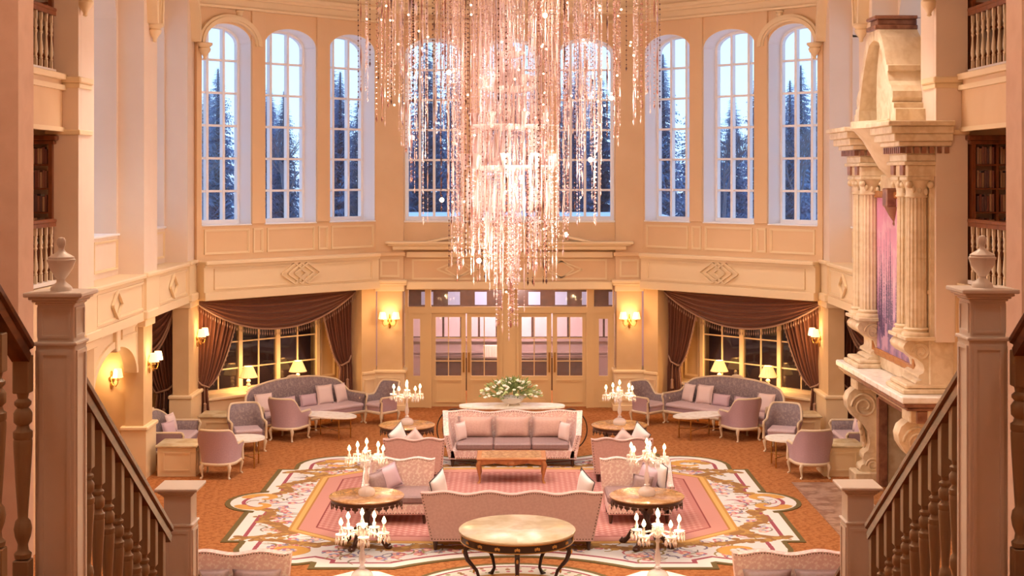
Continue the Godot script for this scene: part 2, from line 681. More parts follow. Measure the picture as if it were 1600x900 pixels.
func shell():
	var b := MB.new()
	b.bx(-10, 10, -0.3, 0.0, -39.2, 4.4)
	struct("floor", b, M.carpet, "orange brown patterned carpet covering the whole lounge floor", "floor")
	b = MB.new()
	b.bx(-10.5, 10.5, 10.6, 10.9, -36.2, 4.4)
	struct("ceiling", b, M.ceiling_paint, "plain cream ceiling high above the lounge", "ceiling")
	b = MB.new()
	b.bx(5.13, 6.2, 0.0, 0.012, -26.4, -21.6)
	struct("trim_1", b, M.marble_floor, "brown veined marble hearth floor before the fireplace", "hearth")

func back_wall():
	var o := frame("wall_back", Vector3(-3.26, 0, -34.5), 0.0, "cream central wall with three arched windows above two pairs of glazed doors")
	var zr := -0.2
	var b := MB.new()
	arch_wall(b, 0.66, 5.74, 4.5, 10.6, [[1.37, 0.69, 4.5, 8.56, 0.38], [3.2, 0.69, 4.5, 8.56, 0.38], [5.03, 0.69, 4.5, 8.56, 0.38]], zr, -0.75)
	part(o, "upper_wall", b, M.cream)
	b = MB.new()
	b.bx(0.66, 5.74, 2.89, 4.5, -0.75, zr)
	part(o, "lintel", b, M.cream)
	# sill under the windows
	b = MB.new()
	b.bx(0.66, 5.74, 4.5, 4.55, -0.6, zr + 0.03, 0.01)
	part(o, "sill", b, M.window_white)
	for k in 3:
		daylit_reveal_strips(o, 1.37 + 1.83 * k, 0.69, 4.55, 8.56, 0.38, -0.44, -0.204)
		arched_window(o, 1.37 + 1.83 * k, 0.69, 4.55, 8.56, 0.38, -0.5, ["left of the three tall arched windows behind the chandelier", "middle arched window straight behind the chandelier", "right of the three tall arched windows behind the chandelier"][k], 4)
	# frieze and pediment
	b = MB.new()
	b.bx(0.72, 5.68, 2.9, 3.08, zr, -0.06, 0.01)
	b.bx(0.72, 5.68, 3.66, 3.8, zr, -0.06, 0.01)
	b.bx(0.4, 6.0, 3.86, 3.96, zr, 0.16, 0.02)
	b.bx(0.3, 6.1, 3.96, 4.0, zr, 0.24, 0.01)
	b.bx(0.24, 6.16, 4.0, 4.06, zr, 0.3, 0.015)
	b.prism(PackedVector2Array([Vector2(1.2, 4.06), Vector2(1.45, 4.06), Vector2(3.2, 4.42), Vector2(4.95, 4.06), Vector2(5.2, 4.06), Vector2(3.2, 4.49)]), 0.1, 0.3)
	b.prism(PackedVector2Array([Vector2(1.2, 4.06), Vector2(5.2, 4.06), Vector2(3.2, 4.49)]), zr, 0.1)
	part(o, "pediment", b, M.trim)
	panel(o, 0.85, 5.55, 3.12, 3.62, zr)
	diamond(o, 1.95, 3.37, zr + 0.01, [[0.5, 0.2, 0.0], [0.3, 0.2, 0.0]])
	diamond(o, 4.45, 3.37, zr + 0.01, [[0.5, 0.2, 0.0], [0.3, 0.2, 0.0]])
	# pilasters
	for x in [0.0, 5.74]:
		pilaster(o, x + 0.03, x + 0.63, 0.0, -0.75)
		b = MB.new()
		b.bx(x, x + 0.66, 3.14, 3.78, -0.75, 0.0)
		b.bx(x - 0.05, x + 0.71, 3.7, 3.8, -0.7, 0.08, 0.02)
		part(o, "frieze_block", b, M.cream)
		panel(o, x + 0.1, x + 0.56, 3.2, 3.62, 0.0)
		b = MB.new()
		b.bx(x, x + 0.66, 3.8, 10.6, -0.75, 0.0)
		part(o, "upper_pilaster", b, M.cream)
	b = MB.new()
	b.bx(0.66, 5.74, 9.3, 9.36, zr, -0.1)
	b.bx(-0.1, 6.5, 9.5, 9.56, zr, 0.1)
	b.bx(-0.1, 6.5, 9.56, 9.66, zr, 0.16, 0.02)
	b.bx(-0.1, 6.5, 9.66, 10.6, zr, 0.05)
	part(o, "cornice", b, M.trim)
	# door surround
	b = MB.new()
	var xs := [[0.66, 0.74], [1.15, 1.29], [3.01, 3.39], [5.08, 5.25], [5.71, 5.74]]
	for p in xs:
		b.bx(p[0], p[1], 0.0, 2.89, -0.62, -0.42)
	b.bx(0.66, 5.74, 2.29, 2.44, -0.6, -0.44)
	b.bx(0.66, 5.74, 2.86, 2.9, -0.62, -0.4)
	for p in [[1.26, 1.31], [5.06, 5.11], [2.97, 3.03], [3.37, 3.43]]:
		b.bx(p[0], p[1], 0.0, 2.3, -0.47, -0.38)
	b.bx(3.05, 3.35, 0.0, 2.89, -0.46, -0.4)
	part(o, "door_surround", b, M.door_paint)
	for p in [[0.74, 1.15], [1.29, 3.01], [3.39, 5.08], [5.25, 5.71]]:
		b = MB.new()
		b.bx(p[0], p[1], 2.44, 2.86, -0.53, -0.52)
		part(o, "transom_pane", b, M.pane)
	for p in [[0.74, 1.15], [5.25, 5.71]]:
		b = MB.new()
		b.bx(p[0], p[0] + 0.12, 0.0, 2.29, -0.56, -0.46)
		b.bx(p[1] - 0.12, p[1], 0.0, 2.29, -0.56, -0.46)
		b.bx(p[0] + 0.12, p[1] - 0.12, 0.0, 0.76, -0.55, -0.47)
		b.bx(p[0] + 0.12, p[1] - 0.12, 2.15, 2.29, -0.55, -0.47)
		part(o, "sidelight_frame", b, M.door_paint)
		panel(o, p[0] + 0.1, p[1] - 0.1, 0.12, 0.66, -0.47, 0.03, 0.02, "door_paint")
		b = MB.new()
		b.bx(p[0] + 0.12, p[1] - 0.12, 0.76, 2.15, -0.52, -0.51)
		part(o, "sidelight_pane", b, M.pane)
	# four door leaves
	var dl := [[1.295, 2.135], [2.165, 3.005], [3.385, 4.215], [4.247, 5.08]]
	var dn := ["glazed cream door leaf, leftmost of four below the pediment", "glazed cream door leaf, second from the left of four", "glazed cream door leaf, third from the left of four", "glazed cream door leaf, rightmost of four below the pediment"]
	for k in 4:
		var d := frame("door_%d" % (k + 1), o.position, 0.0, dn[k], "door")
		var x0: float = dl[k][0]
		var x1: float = dl[k][1]
		b = MB.new()
		b.bx(x0, x0 + 0.11, 0.02, 2.28, -0.55, -0.49)
		b.bx(x1 - 0.11, x1, 0.02, 2.28, -0.55, -0.49)
		b.bx(x0 + 0.11, x1 - 0.11, 0.02, 0.76, -0.55, -0.49)
		b.bx(x0 + 0.11, x1 - 0.11, 2.19, 2.28, -0.55, -0.49)
		part(d, "door_leaf", b, M.door_paint)
		panel(d, x0 + 0.09, x1 - 0.09, 0.12, 0.68, -0.49, 0.06, 0.035, "door_paint")
		var ga := x0 + 0.11
		var gb := x1 - 0.11
		var gm := (ga + gb) / 2
		var ys := [0.76, 1.12, 1.68, 2.19]
		b = MB.new()
		b.bx(gm - 0.012, gm + 0.012, 0.76, 2.19, -0.54, -0.5)
		part(d, "glazing_bar", b, M.door_paint)
		for y in [1.12, 1.68]:
			b = MB.new()
			b.bx(ga, gb, y - 0.012, y + 0.012, -0.538, -0.502)
			part(d, "glazing_bar", b, M.door_paint)
		for i in 2:
			for j in 3:
				b = MB.new()
				b.bx(ga if i == 0 else gm + 0.012, gm - 0.012 if i == 0 else gb, ys[j] + 0.012, ys[j + 1] - 0.012, -0.523, -0.518)
				part(d, "pane", b, M.pane)
		var hx := x1 - 0.05 if k % 2 == 0 else x0 + 0.05
		b = MB.new()
		b.tube([Vector3(hx, 0.86, -0.42), Vector3(hx, 1.34, -0.42)], 0.02, 8)
		b.tube([Vector3(hx, 0.92, -0.49), Vector3(hx, 0.92, -0.42)], 0.012, 6)
		b.tube([Vector3(hx, 1.28, -0.49), Vector3(hx, 1.28, -0.42)], 0.012, 6)
		part(d, "handle", b, M.brass)
	# the room behind the doors
	var r := frame("wall_far", Vector3(-3.26, 0, -34.5), 0.0, "lavender and mauve panelled wall of the room seen through the glazed doors")
	b = MB.new()
	b.bx(-0.3, 6.7, 0.0, 1.2, -4.5, -4.2)
	part(r, "wainscot", b, M.mauve_panel)
	b = MB.new()
	b.bx(-0.3, 6.7, 1.2, 3.1, -4.5, -4.25)
	part(r, "upper_wall", b, M.dark_wood)
	b = MB.new()
	b.bx(-0.3, 6.7, 1.18, 1.27, -4.25, -4.1)
	b.bx(-0.3, 6.7, 0.86, 0.9, -4.2, -4.15)
	part(r, "moulding", b, M.mauve_panel)
	for i in 14:
		b = MB.new()
		b.bx(0.0 + i * 0.48, 0.42 + i * 0.48, 1.3, 1.92, -4.26, -4.22)
		part(r, "lit_window_paint", b, M.lavender)  # opaque lavender stands in for brightly lit windows
	for i in 9:
		b = MB.new()
		b.bx(0.1 + i * 0.72, 0.42 + i * 0.72, 2.15, 2.5, -4.26, -4.22)
		part(r, "blue_pane", b, M.window_blue)  # flat blue colour stands in for lit window panes
	for i in 6:
		panel(r, 0.25 + i, 1.1 + i, 0.25, 0.8, -4.2, 0.05, 0.03, "mauve_panel")
	b = MB.new()
	b.bx(-0.5, -0.3, 0.0, 3.1, -4.5, -0.75)
	b.bx(6.7, 6.9, 0.0, 3.1, -4.5, -0.75)
	part(r, "side_wall", b, M.mauve_panel)
	b = MB.new()
	b.bx(-0.5, 6.9, 3.0, 3.2, -4.5, -0.75)
	part(r, "room_ceiling", b, M.ceiling_paint)
	# low sideboards in that room
	for k in 2:
		var s := MB.new()
		s.bx(-0.9, 0.9, 0.0, 0.8, -0.2, 0.2, 0.01)
		s.bx(-0.95, 0.95, 0.8, 0.86, -0.24, 0.24, 0.01)
		single("sideboard", ["low dark sideboard seen through the left pair of doors", "low dark sideboard seen through the right pair of doors"][k], "sideboard", s, M.dark_wood, Vector3(-1.1 + 2.2 * k, 0, -37.9))
	for k in 6:
		var s := MB.new()
		s.bx(-0.035, 0.035, 0.0, 0.3, -0.1, 0.1, 0.004)
		single("book", "pale book standing on the sideboard behind the second door", "book", s, M.porcelain, Vector3(-0.72 + 0.075 * k, 0.86, -37.9), "pale books on the sideboard")

func diagonal_wall(left: bool):
	var L := 4.9
	var o: Node3D
	if left:
		o = frame("wall_back_left", Vector3(-6.71, 0, -31.05), PI / 4, "cream wall left of the doors with three arched windows over a curtained bay")
	else:
		o = frame("wall_back_right", Vector3(3.14, 0, -34.5), -PI / 4, "cream wall right of the doors with three arched windows over a curtained bay")
	var f := func(a: float) -> float: return a if left else L - a
	var B := func(b: MB, x0: float, x1: float, y0: float, y1: float, z0: float, z1: float, ch := 0.0):
		var a0: float = f.call(x0)
		var a1: float = f.call(x1)
		b.bx(minf(a0, a1), maxf(a0, a1), y0, y1, z0, z1, ch)
	var P := func(x0: float, x1: float, y0: float, y1: float, z: float):
		var a0: float = f.call(x0)
		var a1: float = f.call(x1)
		panel(o, minf(a0, a1), maxf(a0, a1), y0, y1, z)
	var holes := [[0.66, 0.64], [2.378, 0.72], [4.16, 0.69]]
	var hs := []
	for w in holes:
		hs.append([f.call(w[0]), w[1], 4.54, 8.56, 0.4])
	if not left:
		hs.reverse()
	var b := MB.new()
	arch_wall(b, -0.1, L + 0.1, 3.7, 10.6, hs, 0.0, -0.62)
	part(o, "upper_wall", b, M.cream)
	var nm := ["leftmost", "second", "third"] if left else ["rightmost", "second from the right", "third from the right"]
	for k in 3:
		var lab := "tall arched window over the %s curtained bay, %s of the room" % ["left" if left else "right", ["outermost, beside the corner pier", "middle one between two plain piers", "innermost, beside the chandelier strands"][k]]
		arched_window(o, f.call(holes[k][0]), holes[k][1], 4.56, 8.56, 0.4, -0.5, lab, 3)
		b = MB.new()
		daylit_reveal_strips(o, f.call(holes[k][0]), holes[k][1], 4.56, 8.56, 0.4, -0.44, -0.004)
		B.call(b, holes[k][0] - holes[k][1], holes[k][0] + holes[k][1], 4.53, 4.56, -0.45, 0.04, 0.01)
		part(o, "sill", b, M.window_white)
		P.call(holes[k][0] - holes[k][1] + 0.06, holes[k][0] + holes[k][1] - 0.06, 3.92, 4.46, 0.0)
	for p in [[1.297, 1.656], [3.1, 3.47]]:
		b = MB.new()
		B.call(b, p[0], p[1], 4.56, 9.3, -0.02, 0.05, 0.01)
		part(o, "pier_strip", b, M.cream)
		P.call(p[0] + 0.05, p[1] - 0.05, 3.92, 4.46, 0.0)
	b = MB.new()
	B.call(b, -0.1, L, 9.28, 9.34, 0.0, 0.12, 0.01)
	B.call(b, -0.1, L, 9.34, 9.5, 0.0, 0.06)
	B.call(b, -0.1, L + 0.1, 9.5, 9.56, 0.0, 0.14)
	B.call(b, -0.1, L + 0.1, 9.56, 9.66, 0.0, 0.2, 0.02)
	B.call(b, -0.1, L + 0.1, 9.66, 10.6, 0.0, 0.1)
	part(o, "cornice", b, M.trim)
	# moulded arch on a corbel over the outermost window
	b = MB.new()
	arch_band(b, f.call(0.72), 0.66, 8.5, 0.5, 0.16, -0.02, 0.1)
	arch_band(b, f.call(0.72), 0.7, 8.5, 0.54, 0.06, 0.1, 0.14)
	part(o, "arch_moulding", b, M.trim)
	corbel(o, f.call(0.05), 8.38, 0.08, 0.7)
	corbel(o, f.call(0.98), 9.2, 0.02, 0.4)
	# frieze beam
	b = MB.new()
	B.call(b, -0.05, L - 0.1, 2.94, 3.74, -0.62, 0.2)
	B.call(b, -0.05, L - 0.1, 2.94, 3.12, 0.2, 0.25, 0.01)
	B.call(b, -0.05, L - 0.1, 3.7, 3.79, -0.1, 0.3, 0.02)
	B.call(b, -0.05, L - 0.1, 3.66, 3.7, 0.2, 0.25)
	part(o, "frieze", b, M.trim)
	P.call(0.2, 4.6, 3.17, 3.62, 0.2)
	diamond(o, f.call(2.5), 3.42, 0.215, [[0.36, 0.23, -0.18], [0.36, 0.23, 0.18], [0.36, 0.23, 0.0], [0.14, 0.09, 0.0]])
	# ground floor: corner pier, strip beside the back pilaster, bay recess
	b = MB.new()
	B.call(b, 4.46, L, 0.0, 2.95, -1.6, -0.02)
	part(o, "lower_wall", b, M.tan)
	b = MB.new()
	B.call(b, 4.44, L - 0.02, 0.0, 0.88, -0.02, 0.03)
	B.call(b, 4.44, L - 0.02, 0.88, 0.96, -0.02, 0.06, 0.02)
	part(o, "dado", b, M.trim)
	P.call(4.5, L - 0.06, 0.2, 0.78, 0.03)
	b = MB.new()
	B.call(b, -0.5, 0.06, 0.0, 2.95, -2.8, -0.3)
	part(o, "bay_cheek", b, M.tan)
	b = MB.new()
	B.call(b, 0.06, 4.46, 0.0, 0.66, -1.3, -0.95)
	B.call(b, 0.06, 4.46, 2.9, 3.0, -1.6, -0.62)
	B.call(b, 0.06, 0.5, 0.66, 2.9, -1.3, -1.0)
	B.call(b, 3.92, 4.46, 0.66, 2.9, -1.3, -1.0)
	part(o, "bay_wall", b, M.tan)
	b = MB.new()
	B.call(b, 0.06, 4.46, 0.66, 0.72, -1.0, -0.42, 0.01)
	B.call(b, 0.06, 4.46, 0.0, 0.66, -0.95, -0.5)
	part(o, "window_seat", b, M.trim)
	P.call(3.98, 4.4, 0.8, 2.7, -1.0)
	# bay window: three lights of two by four panes
	window_count += 1
	var w := frame("window_%d" % window_count, o.position, o.rotation.y, "dark bay window with cream bars behind the %s curtains" % ("left" if left else "right"), "window")
	b = MB.new()
	for x in [0.52, 1.67, 2.72, 3.88]:
		B.call(b, x - 0.05, x + 0.05, 0.72, 2.9, -1.06, -0.94)
	B.call(b, 0.5, 3.92, 0.72, 0.8, -1.05, -0.95)
	B.call(b, 0.5, 3.92, 2.8, 2.9, -1.05, -0.95)
	part(w, "window_frame", b, M.trim)
	for g in [[0.57, 1.62], [1.72, 2.67], [2.77, 3.83]]:
		var gm: float = (g[0] + g[1]) / 2
		b = MB.new()
		B.call(b, gm - 0.015, gm + 0.015, 0.8, 2.8, -1.02, -0.98)
		part(w, "muntin", b, M.trim)
		for y in [1.24, 1.84, 2.44]:
			b = MB.new()
			B.call(b, g[0], g[1], y - 0.015, y + 0.015, -1.018, -0.982)
			part(w, "muntin", b, M.trim)
		var ys := [0.8, 1.24, 1.84, 2.44, 2.8]
		for i in 2:
			for j in 4:
				b = MB.new()
				B.call(b, g[0] if i == 0 else gm + 0.016, gm - 0.016 if i == 0 else g[1], ys[j] + 0.014, ys[j + 1] - 0.014, -1.003, -0.997)
				part(w, "pane", b, M.darkened_pane)
	# unseen near-black backing, added so the bay panes look dark
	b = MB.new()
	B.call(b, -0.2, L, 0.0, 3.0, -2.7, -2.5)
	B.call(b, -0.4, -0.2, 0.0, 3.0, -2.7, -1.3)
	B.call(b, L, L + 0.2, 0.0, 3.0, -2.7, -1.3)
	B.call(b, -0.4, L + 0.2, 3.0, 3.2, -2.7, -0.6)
	part(o, "dark_backing", b, M.plain_dark)

func side_wall(left: bool):
	var X := -6.85 if left else 6.7
	var o: Node3D
	var L := 8.05
	if left:
		o = frame("wall_left", Vector3(X, 0, -23.0), PI / 2, "cream left wall of tall piers and deep window recesses")
	else:
		o = frame("wall_right", Vector3(X, 0, -31.05), -PI / 2, "cream right wall of tall piers around the fireplace")
	var f := func(a: float) -> float: return a if left else L - a
	var B := func(b: MB, x0: float, x1: float, y0: float, y1: float, z0: float, z1: float, ch := 0.0):
		var a0: float = f.call(x0)
		var a1: float = f.call(x1)
		b.bx(minf(a0, a1), maxf(a0, a1), y0, y1, z0, z1, ch)
	var P := func(x0: float, x1: float, y0: float, y1: float, z: float):
		var a0: float = f.call(x0)
		var a1: float = f.call(x1)
		panel(o, minf(a0, a1), maxf(a0, a1), y0, y1, z)
	var piers := [[-0.1, 0.6], [3.8, 4.8], [7.4, 8.15]]
	var b: MB
	for p in piers:
		b = MB.new()
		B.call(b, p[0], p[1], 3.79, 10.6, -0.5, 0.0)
		part(o, "pier", b, M.daylit_plaster)  # paler than the other walls to paint in daylight
	# recess walls with arched openings
	b = MB.new()
	var hs := [[f.call(2.2), 1.5, 4.54, 8.55, 0.8], [f.call(6.15), 1.2, 4.54, 8.55, 0.7]]
	if not left:
		hs.reverse()
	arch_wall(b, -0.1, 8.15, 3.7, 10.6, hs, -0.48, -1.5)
	part(o, "recess_wall", b, M.daylit_plaster)
	arched_window(o, f.call(2.2), 1.5, 4.56, 8.55, 0.8, -1.3, "wide arched window in the nearer deep recess of the %s wall" % ("left" if left else "right"), 4)
	arched_window(o, f.call(6.15), 1.2, 4.56, 8.55, 0.7, -1.3, "wide arched window in the farther deep recess of the %s wall" % ("left" if left else "right"), 4)
	b = MB.new()
	B.call(b, 0.6, 3.8, 4.52, 4.56, -1.25, -0.44, 0.01)
	B.call(b, 4.8, 7.4, 4.52, 4.56, -1.25, -0.44, 0.01)
	part(o, "sill", b, M.window_white)
	for p in [[0.7, 1.7], [1.8, 2.1], [2.2, 3.7], [4.9, 5.4], [5.5, 5.9], [6.0, 7.3]]:
		P.call(p[0], p[1], 3.9, 4.46, -0.48)
	# arches from pier to pier, on corbels
	b = MB.new()
	for ar in [[-0.1, 4.35, 2.1, 2.05], [4.35, 8.0, 6.15, 1.72]]:
		var c: float = f.call(ar[2])
		arch_wall(b, minf(f.call(ar[0]), f.call(ar[1])), maxf(f.call(ar[0]), f.call(ar[1])), 8.5, 10.6, [[c, ar[3], 8.5, 8.5, 1.8]], 0.14, 0.0)
		arch_band(b, c, ar[3] - 0.1, 8.5, 1.7, 0.1, -0.1, 0.2)
		arch_band(b, c, ar[3] + 0.06, 8.5, 1.86, 0.05, 0.14, 0.18)
	part(o, "wall_arch", b, M.trim)
	for x in [-0.15, 4.3]:
		corbel(o, f.call(x), 8.4, 0.08, 0.68)
	# frieze and deep ledge
	b = MB.new()
	B.call(b, -0.1, 8.2, 2.94, 3.72, -0.48, 0.0)
	B.call(b, -0.1, 8.2, 3.72, 3.8, -0.48, 0.06, 0.02)
	B.call(b, -0.1, 8.2, 2.94, 3.1, 0.0, 0.03)
	part(o, "frieze", b, M.trim)
	if left:
		P.call(0.7, 3.7, 3.14, 3.66, 0.0)
	P.call(4.9, 7.3, 3.14, 3.66, 0.0)
	if left:
		diamond(o, f.call(1.9), 3.4, 0.02, [[0.3, 0.24, 0.0]])
	diamond(o, f.call(6.05), 3.4, 0.02, [[0.3, 0.24, 0.0]])
	for p in piers:
		b = MB.new()
		B.call(b, p[0], p[1], 3.1, 3.78, -0.02, 0.05)
		B.call(b, p[0] - 0.02, p[1] + 0.02, 3.74, 3.82, -0.02, 0.1, 0.02)
		part(o, "frieze_block", b, M.trim)
	# ground floor pillars and the walls behind
	for p in [[-0.1, 0.6], [3.76, 4.42], [7.5, 8.5]]:
		if not left and p[0] < 3.0:
			continue
		b = MB.new()
		B.call(b, p[0], p[1], 0.9, 2.95, -0.34, 0.0)
		part(o, "pillar", b, M.tan)
		b = MB.new()
		B.call(b, p[0] - 0.05, p[1] + 0.05, 0.0, 0.9, -0.4, 0.06)
		B.call(b, p[0] - 0.09, p[1] + 0.09, 0.9, 0.98, -0.42, 0.1, 0.02)
		part(o, "pillar_base", b, M.trim)
		b = MB.new()
		B.call(b, p[0] - 0.04, p[1] + 0.04, 2.82, 2.96, -0.4, 0.05, 0.01)
		B.call(b, p[0] - 0.09, p[1] + 0.09, 2.96, 3.12, -0.3, 0.11, 0.02)
		part(o, "capital", b, M.trim)
	b = MB.new()
	B.call(b, -0.1, 9.5, 0.0, 3.8, -1.8, -1.5)
	B.call(b, 3.8, 4.2, 0.0, 2.95, -1.5, -0.3)
	B.call(b, -0.3, -0.1, 0.0, 3.8, -1.8, -0.3)
	part(o, "lower_wall", b, M.tan)
	b = MB.new()
	B.call(b, -0.1, 8.5, 2.94, 3.7, -1.5, -0.48)
	part(o, "soffit", b, M.cream)
	b = MB.new()
	B.call(b, 4.2, 8.2, 0.0, 0.88, -1.5, -1.42)
	B.call(b, 4.2, 8.2, 0.88, 0.96, -1.5, -1.38, 0.02)
	part(o, "dado", b, M.trim)
	# arched spandrel with keystone between the nearer pillars
	b = MB.new()
	arch_wall(b, minf(f.call(0.6), f.call(3.76)), maxf(f.call(0.6), f.call(3.76)), 2.0, 2.95, [[f.call(2.18), 1.45, 2.0, 2.0, 0.72]], -0.1, -0.3)
	arch_band(b, f.call(2.18), 1.35, 2.0, 0.62, 0.12, -0.3, -0.06)
	B.call(b, 2.08, 2.28, 2.55, 2.94, -0.3, -0.02, 0.02)
	part(o, "arched_spandrel", b, M.trim)
	P.call(2.6, 3.6, 2.72, 2.9, -0.1)

func near_walls_and_stairs():
	# balcony corners, with the galleries behind
	for s in [-1.0, 1.0]:
		var nm := "left" if s < 0 else "right"
		var o := frame("wall_gallery_" + nm, Vector3(0, 0, 0), 0.0, "tan end wall and slab edges of the stacked galleries at far %s" % nm)
		var xi := 6.85 if s < 0 else 6.7
		var B := func(b: MB, x0: float, x1: float, y0: float, y1: float, z0: float, z1: float, ch := 0.0):
			b.bx(minf(s * x0, s * x1), maxf(s * x0, s * x1), y0, y1, z0, z1, ch)
		var b := MB.new()
		B.call(b, xi + 0.3, 10.2, 0.0, 10.6, -23.5, -23.0)
		B.call(b, 9.9, 10.2, 0.0, 10.6, -23.0, -12.8)
		part(o, "end_wall", b, M.tan)
		b = MB.new()
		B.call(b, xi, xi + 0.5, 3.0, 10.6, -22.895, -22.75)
		part(o, "corner_pier", b, M.daylit_plaster)  # pale colour carries the light on its inner face
		b = MB.new()
		B.call(b, xi - 0.06, xi + 0.55, 7.1, 7.2, -23.4, -22.68, 0.02)
		B.call(b, xi - 0.03, xi + 0.52, 7.02, 7.1, -23.4, -22.72, 0.01)
		B.call(b, xi - 0.04, xi + 0.52, 6.28, 6.36, -23.4, -22.7, 0.01)
		part(o, "pier_band", b, M.trim)
		# slabs: gallery floors and the lintels under them
		b = MB.new()
		B.call(b, 7.1, 9.9, 3.0, 3.92, -23.0, -13.0)
		B.call(b, 7.1, 9.9, 7.0, 7.22, -23.0, -13.0)
		B.call(b, 7.1, 7.4, 6.35, 7.0, -22.75, -13.0)
		B.call(b, 7.1, 7.4, 9.6, 10.6, -22.75, -13.0)
		B.call(b, 7.1, 7.4, 0.0, 3.0, -23.0, -13.0)
		part(o, "gallery_floor", b, M.cream)
		b = MB.new()
		B.call(b, 7.02, 7.1, 7.14, 7.24, -22.75, -13.0, 0.01)
		B.call(b, 7.04, 7.1, 6.98, 7.06, -22.75, -13.0)
		B.call(b, 7.06, 7.12, 6.33, 6.4, -22.75, -13.0)
		B.call(b, 7.02, 7.1, 3.84, 3.94, -22.75, -13.0, 0.01)
		part(o, "slab_moulding", b, M.trim)
		# balustrades
		for lv in 2:
			var y0: float = [3.94, 7.24][lv]
			var t := thing("balustrade", "turned wooden balustrade of the %s gallery on the %s" % [["lower", "upper"][lv], nm], "balustrade", Vector3(s * 7.2, y0, -20.4))
			var r := MB.new()
			r.bx(-0.06, 0.06, 0.96, 1.02, -2.2, 2.2, 0.015)
			r.bx(-0.045, 0.045, 0.9, 0.96, -2.2, 2.2)
			part(t, "handrail", r, M.case_wood)
			r = MB.new()
			r.bx(-0.05, 0.05, 0.0, 0.06, -2.2, 2.2)
			part(t, "bottom_rail", r, M.white_paint)
			var bm := gallery_baluster()
			for k in 18:
				mi(t, "baluster", bm, M.gilt_wood, Vector3(0, 0.06, -2.1 + 0.245 * k))
	# the flank walls of the stair hall
	for s in [-1.0, 1.0]:
		var nm2 := "left" if s < 0 else "right"
		var o2 := MB.new()
		var xe := 4.32 if s < 0 else 4.46
		o2.bx(minf(s * xe, s * 10.2), maxf(s * xe, s * 10.2), 0.0, 10.6, -13.0, -12.6)
		struct("wall_near_" + nm2, o2, M.hall_paint, "large plain peach plaster wall at the %s edge beside the staircase" % nm2, "wall")
		o2 = MB.new()
		o2.bx(minf(s * 6.0, s * 6.3), maxf(s * 6.0, s * 6.3), 0.0, 10.6, -12.6, 4.0)
		struct("wall_hall_" + nm2, o2, M.hall_paint, "plain plaster side wall of the stair hall, %s" % nm2, "wall")
	var bb := MB.new()
	bb.bx(-6.3, 6.3, 0.0, 10.6, 4.0, 4.3)
	struct("wall_hall_back", bb, M.hall_paint, "plain plaster wall at the top of the stairs", "wall")
	# stairs
	var st := frame("stairs_1", Vector3(0.066, 0, 0), 0.0, "broad carpeted staircase descending between the two railings", "staircase")
	for k in 25:
		var y := 3.96 - 0.17 * k
		if y < 0.1:
			break
		var b := MB.new()
		b.bx(-2.0, 2.0, 0.0, y, -5.5 - 0.26 * k - 0.27, -5.5 - 0.26 * k, 0.0)
		part(st, "step", b, M.carpet)
	var b2 := MB.new()
	b2.bx(-6.0, 6.0, 3.7, 4.08, -5.5, -4.7)
	b2.bx(-6.0, 6.0, 3.9, 4.2, -4.7, 4.0)
	part(st, "landing", b2, M.carpet)
	newels_and_rails()

func gallery_baluster() -> ArrayMesh:
	if kept.has("gb"):
		return kept.gb
	var b := MB.new()
	b.bx(-0.022, 0.022, 0.0, 0.12, -0.022, 0.022)
	b.bx(-0.022, 0.022, 0.72, 0.84, -0.022, 0.022)
	b.lathe([[0.02, 0.12], [0.03, 0.14], [0.018, 0.17], [0.034, 0.22], [0.03, 0.3], [0.017, 0.44], [0.015, 0.5], [0.03, 0.53], [0.018, 0.56], [0.03, 0.61], [0.02, 0.66], [0.027, 0.7], [0.02, 0.72]], 10)
	kept.gb = b.done()
	return kept.gb

func stair_baluster(top := 1.02) -> ArrayMesh:
	var key := "sb%.2f" % top
	if kept.has(key):
		return kept[key]
	var b := MB.new()
	b.bx(-0.026, 0.026, 0.0, 0.16, -0.026, 0.026, 0.003)
	b.bx(-0.026, 0.026, 0.7, top, -0.026, 0.026, 0.003)
	b.lathe([[0.012, 0.16], [0.026, 0.165], [0.028, 0.18], [0.018, 0.19], [0.016, 0.21], [0.025, 0.235], [0.029, 0.26], [0.024, 0.285], [0.016, 0.295], [0.017, 0.31], [0.024, 0.42], [0.03, 0.53], [0.03, 0.545], [0.028, 0.55], [0.031, 0.556], [0.031, 0.575], [0.022, 0.582], [0.019, 0.595], [0.029, 0.605], [0.03, 0.635], [0.024, 0.645], [0.018, 0.652], [0.027, 0.662], [0.027, 0.672], [0.016, 0.682], [0.02, 0.7]], 16)
	kept[key] = b.done()
	return kept[key]

